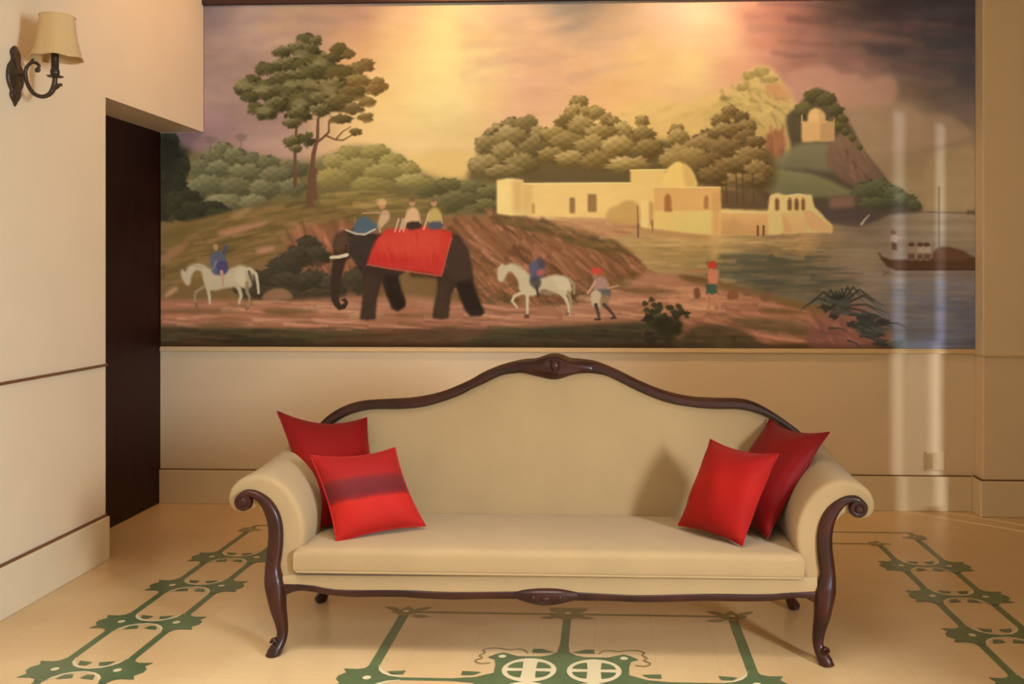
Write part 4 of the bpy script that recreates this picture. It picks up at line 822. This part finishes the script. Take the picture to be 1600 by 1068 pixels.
# wooden arm posts: scroll sweeping into the post
def post(sg):
    PT = [((372,781),.0045),((375.5,775.5),.011),((382,771.5),.0125),((390,770.8),.0125),((398,773),.0135),((407,779),.0165),((416,788.5),.0205),((423,801),.0235),((427.5,815),.0250),((429.5,832),.0255),((429,850),.0260),((427,868),.0262),((425,884),.0258),((425.5,893),.025),((426,899),.022)]
    path = []
    for (u, v), r in PT:
        p = at(u, v, YA); path.append((SXC + (-sg) * (p[0] - SXC), YA + .012, p[2], r))
    pp = smooth_curve(np.array(path), 56)
    m = MB().sweep([q[:3] for q in pp], [(q[3], .020 + .004 * k / 55) for k, q in enumerate(pp)], n=18, e=.75)
    o = m.build('arm_post', M['wood'], sofa)
    c = at(380, 784, YA); cx = SXC + (-sg) * (c[0] - SXC); cz = c[2]
    ro = MB(); rings = []
    for r, y in ((.001, -.030), (.010, -.029), (.0135, -.024), (.0165, -.020), (.0185, -.021), (.0275, -.020), (.031, -.014), (.032, .010), (.031, .028), (.001, .030)):
        rings.append([(cx + r * math.cos(2 * math.pi * j / 28), YA + .012 + y, cz + r * math.sin(2 * math.pi * j / 28)) for j in range(28)])
    ro.rings(rings); ro.build('rosette', M['wood'], o)
    return o
post(-1); post(1)

# cabriole legs
def leg(sg, y0, front=True):
    PT = [((425.5,872),.0240,.022,0),((425,886),.0262,.026,0),((426,898),.0295,.031,-.001),((428,909),.0335,.035,-.003),((430,921),.0335,.036,-.004),((431.5,935),.030,.034,-.004),((433,950),.0265,.030,-.001),((435.5,966),.0225,.026,.004),((437.5,981),.0195,.022,.008),((438,994),.0175,.020,.008),((435.5,1005),.0190,.022,.0),((431,1014),.0220,.027,-.010),((427,1021),.0235,.030,-.014),((425,1026),.020,.026,-.014),((424.5,1029.5),.012,.016,-.012)]
    path = []
    for (u, v), rn, rb, dy in PT:
        p = at(u, v, YA); path.append((SXC + (-sg) * (p[0] - SXC), y0 + dy * (1 if front else -1), max(p[2], .0), rn, rb))
    zmin = min(q[2] for q in path)
    path = [(q[0], q[1], (q[2] - zmin) * (path[0][2]) / (path[0][2] - zmin) , q[3], q[4]) for q in path]
    pp = smooth_curve(np.array(path), 48)
    m = MB().sweep([(q[0], q[1], q[2]) for q in pp], [(q[3], q[4]) for q in pp], n=18, e=.8)
    if front:                                        # little toe scroll
        q = pp[-9]
        m.sweep([(q[0] + sg * .010 * math.cos(t) + sg * .012, q[1] - .018, q[2] + .010 + .010 * math.sin(t)) for t in np.linspace(0, 5, 14)], [(.0055, .012)] * 14, n=8)
    # flatten onto the floor
    m.v = [(x, y, max(z, .0012)) for x, y, z in m.v]
    return m.build('leg', M['wood'], sofa)
leg(-1, YA + .012); leg(1, YA + .012)
leg(-1, 3.60, False); leg(1, 3.60, False)

# wooden seat rail with its wavy edge and centre carving
RT = [(434,911),(447,911),(465,911),(490,914),(516,919),(553,921),(591,920),(629,920.5),(666,923),(710,924),(750,923.5),(800,923),(850,922),(881,923),(901,924.7),(951,927),(1001,929),(1051,928),(1100,927),(1136,928),(1194,927.5),(1222,925),(1256,923.5),(1278,922.5)]
RB = [(434,938),(447,930),(465,924),(490,926),(516,931),(553,934),(591,933.5),(629,934),(666,936.5),(710,938),(750,937),(800,937),(850,938),(881,938.5),(901,939.5),(951,940),(1001,942),(1051,941.5),(1100,940),(1136,940.5),(1194,940.5),(1222,938),(1256,935),(1278,946)]
def rail(top, bot, y, depth, n, e=.6, extra=0):
    a_, b_ = smooth_curve(top, n), smooth_curve(bot, n); R = []
    for k, (p, q) in enumerate(zip(a_, b_)):
        A, B = np.array(at(p[0], p[1], y)), np.array(at(q[0], q[1], y)); c = (A + B) / 2; h = (A - B) / 2
        dd = depth + extra * math.sin(math.pi * k / (n - 1)); ring = []
        for j in range(20):
            t = 2 * math.pi * j / 20; ca, sa = math.cos(t), math.sin(t)
            ring.append(tuple(c + h * math.copysign(abs(ca) ** e, ca) + np.array([0, dd * math.copysign(abs(sa) ** e, sa) + depth, 0])))
        R.append(ring)
    return MB().rings(R)
sr = rail(RT, RB, YA - .004, .018, 80).build('seat_rail', M['wood'], sofa)
ac = rail([(804,926),(816,922.5),(832,920.5),(853,919.5),(874,920.6),(888,923),(902,926)], [(804,936),(818,940.5),(834,944.5),(853,946.5),(872,944.5),(888,941),(902,938)], YA - .010, .014, 36, .8, .016)
for u, r_ in ((853, .022), (832, .013), (874, .013)):
    c = at(u, 933, YA - .014); ac.lathe((c[0], c[1], c[2] - .009), [(.001, 0), (r_ * .8, .002), (r_, .009), (r_ * .8, .016), (.001, .018)], n=12)
ac.build('rail_carving', M['wood'], sr)

# upholstered seat base and loose bench cushion
def rbox(x0, x1, y0, y1, z0, z1, r, crown=0.0, nx=40, ny=14, k=5):
    # rounded box with a slightly crowned top
    def prof():
        out = []
        for i in range(k + 1): t = math.pi / 2 * i / k; out.append((r * (1 - math.sin(t)), z0 + r * (1 - math.cos(t))))
        out = [(r, z0)] + [(r - r * math.sin(math.pi / 2 * i / k), z0 + r - r * math.cos(math.pi / 2 * i / k)) for i in range(1, k + 1)]
        out += [(r - r * math.cos(math.pi / 2 * i / k), z1 - r + r * math.sin(math.pi / 2 * i / k)) for i in range(0, k + 1)]
        return out
    R = []
    def loop(ins, z, frac):
        L = []
        a, b_, c, d_ = x0 + ins, x1 - ins, y0 + ins, y1 - ins
        for i in range(nx): L.append((a + (b_ - a) * i / nx, c))
        for i in range(ny): L.append((b_, c + (d_ - c) * i / ny))
        for i in range(nx): L.append((b_ - (b_ - a) * i / nx, d_))
        for i in range(ny): L.append((a, d_ - (d_ - c) * i / ny))
        return [(x, y, z + crown * frac * (1 - (2 * (x - x0) / (x1 - x0) - 1) ** 4) * (1 - (2 * (y - y0) / (y1 - y0) - 1) ** 4)) for x, y in L]
    for ins, z in prof(): R.append(loop(ins, z, 1 if z > (z0 + z1) / 2 else 0))
    for f_ in (.08, .2, .5):
        ins = r + f_ * (min(y1 - y0, x1 - x0) / 2 - r) * .98; R.append(loop(ins, z1, 1))
    return MB().rings(R)
sb = MB()
R = []
a_ = smooth_curve([(436,905),(460,903),(600,904),(853,905),(1100,906),(1252,906),(1277,906)], 60); b_ = smooth_curve([(436,914),(460,914),(490,916),(516,921),(553,923),(629,923),(710,926),(850,925),(951,929),(1001,931),(1100,929),(1194,929.5),(1256,926),(1277,925)], 60)
for p, q in zip(a_, b_):
    A, B = at(p[0], p[1] - 10, YA - .001), at(q[0], q[1], YA - .001)
    R.append([(A[0], YA + .44, A[2] - .012), (A[0], YA + .05, A[2] - .012), (A[0], YA + .006, A[2] - .014), (A[0], YA - .001, A[2] - .024), (B[0], YA - .001, B[2] + .004), (B[0], YA + .010, B[2]), (B[0], YA + .44, B[2])])
sb.rings(R).build('seat_base', M['fabric'], sofa, angle=50)
cl, cr_ = at(458, 870, YA - .012)[0], at(1257, 870, YA - .012)[0]
zb, zt = at(853, 903.5, YA - .012)[2], .366
cu = rbox(cl, cr_, YA - .012, 3.57, zb, zt, .022, .012)
seat = cu.build('seat_cushion', M['fabric'], sofa, angle=70)
pi = MB()
for z in (zb + .012,):
    r = .010
    loop = [(cl + r, YA - .013), (cr_ - r, YA - .013), (cr_, YA - .012 + r), (cr_, 3.55), (cl, 3.55), (cl, YA - .012 + r)]
    pi.sweep([(x, y, z) for x, y in smooth_curve(loop[:2], 30)], [.0032] * 30, n=8, side=(0, 0, 1))
pi.build('piping', M['fabric'], seat)

# ------------------------------------------------------------------ throw pillows
def pillow_mat(name, cols, rough=.55):
    # woven bands across the pillow, along its own V direction (stored as a uv map)
    m = bpy.data.materials.new(name); m.use_nodes = True; n = m.node_tree.nodes; l = m.node_tree.links; p = n['Principled BSDF']
    p.inputs['Roughness'].default_value = rough; p.inputs['Sheen Weight'].default_value = .04; p.inputs['Specular IOR Level'].default_value = .14
    uv = n.new('ShaderNodeUVMap'); uv.uv_map = 'weave'; sp = n.new('ShaderNodeSeparateXYZ'); l.new(uv.outputs['UV'], sp.inputs['Vector'])
    nz = n.new('ShaderNodeTexNoise'); nz.inputs['Scale'].default_value = 14; l.new(uv.outputs['UV'], nz.inputs['Vector'])
    ad = n.new('ShaderNodeMath'); ad.operation = 'MULTIPLY_ADD'; ad.inputs[1].default_value = .03; l.new(nz.outputs['Fac'], ad.inputs[0]); l.new(sp.outputs['Y'], ad.inputs[2])
    cr = n.new('ShaderNodeValToRGB'); cr.color_ramp.interpolation = 'LINEAR'
    e = cr.color_ramp.elements
    while len(e) > 1: e.remove(e[-1])
    e[0].position = cols[0][0]; e[0].color = srgb(*cols[0][1])
    for pos, c in cols[1:]: k = e.new(pos); k.color = srgb(*c)
    l.new(ad.outputs[0], cr.inputs['Fac'])
    n2 = n.new('ShaderNodeTexNoise'); n2.inputs['Scale'].default_value = 60; n2.inputs['Detail'].default_value = 4
    mp = n.new('ShaderNodeMapping'); mp.inputs['Scale'].default_value = (1, 6, 1); l.new(uv.outputs['UV'], mp.inputs['Vector']); l.new(mp.outputs['Vector'], n2.inputs['Vector'])
    mx = n.new('ShaderNodeMix'); mx.data_type = 'RGBA'; mx.blend_type = 'MULTIPLY'; mx.inputs[0].default_value = .35
    l.new(cr.outputs['Color'], mx.inputs[6]); l.new(n2.outputs['Color'], mx.inputs[7])
    hs = n.new('ShaderNodeHueSaturation'); hs.inputs['Value'].default_value = 1.0; l.new(mx.outputs[2], hs.inputs['Color']); l.new(hs.outputs['Color'], p.inputs['Base Color'])
    b = n.new('ShaderNodeBump'); b.inputs['Strength'].default_value = .35; b.inputs['Distance'].default_value = .003; l.new(n2.outputs['Fac'], b.inputs['Height']); l.new(b.outputs['Normal'], p.inputs['Normal'])
    return m
def pillow(label, tl, tr, br, bl, thick, m, seed=0, n=30, pinch=.10, curl=.0, group=None):
    TL, TR, BR, BL = (np.array(q, float) for q in (tl, tr, br, bl))
    nrm = np.cross(TR - TL, BL - TL); nrm /= np.linalg.norm(nrm)
    if nrm[1] > 0: nrm = -nrm                                # towards the room
    cen = (TL + TR + BR + BL) / 4
    r = random.Random(seed); ph = [r.uniform(0, 6.3) for _ in range(6)]
    root = thing('throw_pillow', tuple(cen), label, 'cushion', group)
    front, back, edge = [], [], []
    P2 = lambda s, t: (BL * (1 - s) + BR * s) * (1 - t) + (TL * (1 - s) + TR * s) * t
    def grid(sgn):
        out = []
        for j in range(n + 1):
            for i in range(n + 1):
                s, t = i / n, j / n; a, b = 2 * s - 1, 2 * t - 1
                # sides drawn in between the pointed corners
                a2 = a * (1 - pinch * (1 - b * b) * a * a); b2 = b * (1 - pinch * (1 - a * a) * b * b)
                p = P2((a2 + 1) / 2, (b2 + 1) / 2)
                hgt = max(0, (1 - a ** 4) * (1 - b ** 4)) ** .62 * (.72 + .28 * (1 - a * a) * (1 - b * b))
                if b > 0: p = p - (TL - BL) * curl * (1 - a * a) * b * b      # upper edge sags between its ears
                wr = .06 * math.sin(7 * a + ph[0] + 2 * b) * (1 - abs(b)) + .06 * math.sin(6 * b + ph[1] - 3 * a) * abs(a)
                fold = .16 * math.exp(-((a * .7 - b + .15 * math.sin(ph[2])) / .12) ** 2) * (abs(a) + abs(b)) / 2
                out.append(tuple(p + nrm * sgn * thick * hgt * (1 + wr - fold)))
        return out
    V = grid(1) + grid(-1); n1 = n + 1; o = n1 * n1; fs = []
    for j in range(n):
        for i in range(n):
            a = j * n1 + i; fs.append((a, a + 1, a + n1 + 1, a + n1)); fs.append((a + o, a + n1 + o, a + n1 + 1 + o, a + 1 + o))
    mb = MB().add(V, fs)
    ob = mb.build('pillow_cover', m, root, angle=80)
    uvl = ob.data.uv_layers.new(name='weave')
    for lp in ob.data.loops:
        k = lp.vertex_index % o; uvl.data[lp.index].uv = ((k % n1) / n, (k // n1) / n)
    # corded seam round the edge
    per = [P2(*q) for q in []]
    loop = []
    for i in range(n): loop.append(V[i])
    for j in range(n): loop.append(V[j * n1 + n])
    for i in range(n, 0, -1): loop.append(V[n * n1 + i])
    for j in range(n, 0, -1): loop.append(V[j * n1])
    se = MB().sweep(loop + [loop[0]], [.0030] * (len(loop) + 1), n=6, side=tuple(nrm))
    se.build('seam', m, root)
    return root
PM1 = pillow_mat('red_silk_weave', [(0, (146, 13, 11)), (.5, (158, 13, 10)), (1, (134, 12, 10))], .5)
PM2 = pillow_mat('scarlet_banded_weave', [(0, (192, 36, 28)), (.40, (206, 40, 30)), (.44, (142, 34, 34)), (.49, (116, 34, 38)), (.60, (124, 40, 44)), (.66, (142, 40, 40)), (.69, (172, 34, 32)), (1, (180, 28, 24))], .6)
PM3 = pillow_mat('scarlet_weave', [(0, (182, 28, 22)), (.3, (172, 22, 17)), (.6, (186, 28, 21)), (1, (160, 18, 15))], .55)
PM4 = pillow_mat('crimson_weave', [(0, (130, 12, 15)), (.5, (144, 13, 16)), (1, (136, 13, 15))], .42)
ZS = .372
# the big one leans in the left corner
GP = 'throw pillows on the settee'
pillow('plain dark red pillow leaning in the left corner of the settee, behind a banded one', at(433, 642, 3.53), at(573, 652, 3.625), at(604, 812, 3.44), at(482, 834, 3.26), .055, PM1, 1, pinch=.12, curl=.03, group=GP)
pillow('scarlet pillow with a wide purple-brown band across it, at the left of the settee', at(484, 711, 3.26), at(617, 699, 3.39), at(665, 821, 3.31), at(526, 848, 3.165), .060, PM2, 2, pinch=.09, curl=.02, group=GP)
pillow('crimson pillow against the right arm of the settee, behind a brighter scarlet one', at(1203, 654, 3.64), at(1296, 675, 3.40), at(1199, 840, 3.20), at(1108, 800, 3.52), .060, PM4, 3, pinch=.10, curl=.02, group=GP)
pillow('plain bright scarlet pillow in front of a crimson one, right side of the settee', at(1110, 686, 3.38), at(1216, 709, 3.17), at(1160, 852, 3.14), at(1060, 820, 3.35), .072, PM3, 4, pinch=.08, curl=.02, group=GP)


# ------------------------------------------------------------------ wall sconce on the left wall
YS = 3.458
sc = thing('wall_sconce', (XL, YS, 2.07), 'bronze wall sconce with curled arm and cream bell shade on the left wall', 'wall lamp')
# back plate: shaped outline, standing along the wall
prof = [(0, .118), (.020, .105), (.030, .088), (.022, .070), (.026, .056), (.044, .036), (.052, .010), (.052, -.016), (.042, -.042), (.028, -.060), (.032, -.074), (.026, -.088), (.010, -.104), (0, -.118)]
out = [(a, b) for a, b in prof] + [(-a, b) for a, b in prof[-2:0:-1]]
out = smooth_curve(out, 60, True)
R = []
for sc_, dx in ((1, .0005), (1, .006), (.93, .011), (.78, .013), (.5, .017), (.2, .020), (.02, .021)):
    R.append([(XL + dx, YS + a * sc_ * .95, 2.072 + b * (sc_ if sc_ > .5 else sc_ * .9)) for a, b in out])
bp_ = MB().rings(R); bp_.build('back_plate', M['iron'], sc)
def sp(u, v):
    p = at(u, v, YS); return p
cpts = [(27,117,.0065),(33,117,.0065),(39,117.5,.0065)]
mb = MB().sweep([sp(u, v) for u, v, r in cpts], [r for _, _, r in cpts], n=10)
cur = np.array([(62,107,.0050),(60,111,.006),(56,110,.0055),(61,104,.006),(58,99.5,.006),(52,97.5,.006),(45,101,.0062),(40.5,109,.0068),(40,118,.0072),(42,128,.0074),(47,139,.0076),(55,147.5,.0078),(66,151,.008),(76,148,.0085),(82,141,.010),(85,132,.010),(86,122,.009)])
cc = smooth_curve(cur, 70)
mb.sweep([sp(q[0], q[1]) for q in cc], [q[2] for q in cc], n=12)
tip = np.array([(49,97.5,.006),(50.5,94,.005),(53,90.5,.0015)]); cc = smooth_curve(tip, 8); mb.sweep([sp(q[0], q[1]) for q in cc], [q[2] for q in cc], n=8)
lf = np.array([(83,140,.006),(88,136,.008),(92,133,.007),(96.5,131.5,.003),(97,135,.0015)]); cc = smooth_curve(lf, 14); mb.sweep([sp(q[0], q[1]) for q in cc], [(q[2], q[2] * 1.3) for q in cc], n=8)
mb.build('arm', M['iron'], sc)
ccx = sp(86, 120); k = lambda v: sp(86, v)[2] - ccx[2]
MB().lathe(ccx, [(.004, k(122)), (.010, k(121.5)), (.026, k(120.5)), (.030, k(119)), (.026, k(118.7)), (.012, k(118.5)), (.004, k(118.5))]).build('drip_pan', M['iron'], sc)
MB().lathe(ccx, [(.012, k(118.6)), (.016, k(116)), (.017, k(111)), (.014, k(108)), (.0135, k(92)), (.0135, k(84)), (.004, k(83))]).build('candle_sleeve', M['iron'], sc)
c2 = sp(89.5, 92); kk = lambda v: sp(89.5, v)[2] - c2[2]
pr = [(71, 95.5), (69.5, 92), (66, 84), (62, 72), (58.5, 58), (56, 44), (54.5, 32), (54, 26)]
rad = lambda x: x / F * YS * 1.0
R = []; NS = 48
shp = [(.094, 92), (.086, 84), (.078, 72), (.071, 58), (.066, 44), (.0635, 32), (.0625, 26)]
shp = smooth_curve(np.array(shp), 16)
sh = MB()
for thick in (0, -.002):
    pass
outer = [[(c2[0] + (r * (1 + .030 * math.cos(6 * a + .4) ** 3)) * math.cos(a), c2[1] + r * (1 + .030 * math.cos(6 * a + .4) ** 3) * math.sin(a), c2[2] + kk(v) + (.0025 * math.cos(6 * a + .4) if i < 1 else 0)) for a in (2 * math.pi * j / NS for j in range(NS))] for i, (r, v) in enumerate(shp)]
inner = [[(c2[0] + (x - c2[0]) * .975, c2[1] + (y - c2[1]) * .975, z) for x, y, z in ring] for ring in outer[::-1]]
sh.rings(outer + inner + [outer[0]], cap=False)
ms = mat('shade_cloth', srgb(208, 172, 118), .8, .04, 12, .2, 300, sheen=.2)
ms.node_tree.nodes['Principled BSDF'].inputs['Transmission Weight'].default_value = 0
shade = sh.build('lamp_shade', ms, sc, angle=50)
rm = MB()
for r, v in ((.0632, 26.3),):
    rm.sweep([(c2[0] + r * math.cos(a), c2[1] + r * math.sin(a), c2[2] + kk(v)) for a in np.linspace(0, 2 * math.pi, 49)], [.0022] * 49, n=6, side=(0, 0, 1))
rm.build('shade_trim', ms, shade)
MB().lathe((ccx[0], ccx[1], ccx[2]), [(.002, k(84)), (.013, k(80)), (.018, k(66)), (.012, k(54)), (.002, k(50))]).build('bulb', M['plastic'], sc)
MB().sweep([(ccx[0], ccx[1], c2[2] + kk(62)), (c2[0] + .068, c2[1], c2[2] + kk(60))], [.0016, .0016], n=6, side=(0, 0, 1)).sweep([(ccx[0], ccx[1], c2[2] + kk(62)), (c2[0] - .068, c2[1], c2[2] + kk(60))], [.0016, .0016], n=6, side=(0, 0, 1)).build('shade_carrier', M['iron'], sc)

# ------------------------------------------------------------------ socket on the back wall
p0, p1 = at(1446, 734, YB), at(1474, 706, YB)
so_ = thing('wall_socket', ((p0[0] + p1[0]) / 2, YB, p0[2]), 'small pale wall socket low on the back wall, right of the settee', 'socket')
MB().box(p0[0], p1[0], YB - .009, YB, p0[2], p1[2]).build('face_plate', M['plastic'], so_, smooth=False, bevel=.002)
mk = mat('socket_grey', srgb(196, 174, 134), .5, .03, 8)
MB().box(p0[0] + .004, p0[0] + .034, YB - .0125, YB - .0085, p0[2] + .010, p1[2] - .010).build('rocker_switch', mk, so_, smooth=False, bevel=.001)
for dz in (.0, .022, .044): pass
pcx = (p0[0] + p1[0]) / 2 + .016
for dx, dz in ((-.008, .0), (.008, .0), (0, .016)):
    MB().sweep([(pcx + dx, YB - .0100, (p0[2] + p1[2]) / 2 + dz - .006), (pcx + dx, YB - .0085, (p0[2] + p1[2]) / 2 + dz - .006)], [.003, .003], n=10, side=(1, 0, 0)).build('socket_hole', mk, so_)

# ------------------------------------------------------------------ camera
cam = bpy.data.cameras.new('camera'); co_ = bpy.data.objects.new('camera', cam); C.objects.link(co_)
co_.location = (0, 0, H); co_.rotation_euler = (math.pi / 2, 0, TH)
cam.sensor_fit = 'HORIZONTAL'; cam.sensor_width = 36; cam.lens = F / 1600 * 36
cam.shift_x = (800 - CX) / 1600; cam.shift_y = (CY - 534) / 1600
cam.clip_start = .05; SC.camera = co_

# ------------------------------------------------------------------ light
def light(kind, name, loc, to, power, col, **k):
    d = bpy.data.lights.new(name, kind); d.energy = power; d.color = col
    for a, b in k.items(): setattr(d, a, b)
    o = bpy.data.objects.new(name, d); C.objects.link(o); o.location = loc
    v = np.array(to, float) - np.array(loc, float)
    from mathutils import Vector
    o.rotation_euler = Vector(v).to_track_quat('-Z', 'Y').to_euler()
    return o
WARM, DAY = (1, .62, .28), (1, .93, .80)
LIGHTS = [
 ('AREA', 'window_daylight', (2.55, .2, 1.70), (-.6, 3.6, .5), 113.0, (1.0, 0.982, 0.947), dict(shape='RECTANGLE', size=.34, size_y=.9)),
 ('AREA', 'side_fill', (2.98, .1, 1.5), (-2.3, 2.6, 1.1), 108.0, (0.315, 0.648, 1.0), dict(shape='RECTANGLE', size=1.6, size_y=1.8)),  # added fill: cool light to lift the left wall
 ('AREA', 'front_fill', (-.6, -2.3, 1.9), (-.6, 4, 1.2), 10.0, (1.0, 1.0, 1.0), dict(shape='RECTANGLE', size=3.0, size_y=2.0)),  # added weak fill from behind the camera, no opening there
 ('AREA', 'overhead_fill', (-.7, 1.95, 3.32), (-.7, 2.05, 0), 24.0, (1.0, 0.958, 0.875), dict(shape='RECTANGLE', size=2.6, size_y=1.1, spread=math.radians(62))),  # added fill under the closed ceiling, brightens seat front and near floor
 ('SPOT', 'slit_daylight', (5.0, 2.50, 1.15), (3.05, 4.07, 1.15), 460.0, (1.0, 0.991, 0.93), dict(spot_size=math.radians(70), spot_blend=.2, shadow_soft_size=.03)),
 ('SPOT', 'picture_spot', (-.74, 4.5, 3.30), (-.76, 5.14, 2.3), 108.0, (1.0, 0.542, 0.236), dict(spot_size=math.radians(105), spot_blend=1, shadow_soft_size=.06)),
 ('SPOT', 'picture_spot', (.62, 4.5, 3.30), (.60, 5.14, 2.4), 90.0, (1.0, 0.65, 0.35), dict(spot_size=math.radians(105), spot_blend=1, shadow_soft_size=.06)),
 ('SPOT', 'corner_spot', (-1.25, 4.3, 3.25), (-2.29, 4.75, 2.3), 30.0, (1.0, 0.52, 0.25), dict(spot_size=math.radians(110), spot_blend=1, shadow_soft_size=.06)),
]
for kd, nm, lo, to, en, co, kw in LIGHTS: light(kd, nm, lo, to, en, co, **kw)
w_ = bpy.data.worlds.new('world'); w_.use_nodes = True; SC.world = w_
w_.node_tree.nodes['Background'].inputs['Color'].default_value = (1, .9, .75, 1); w_.node_tree.nodes['Background'].inputs['Strength'].default_value = .0

SC.view_settings.view_transform = 'Standard'; SC.view_settings.look = 'None'; SC.view_settings.gamma = 1
SC.view_settings.use_curve_mapping = False; SC.view_settings.exposure = 0
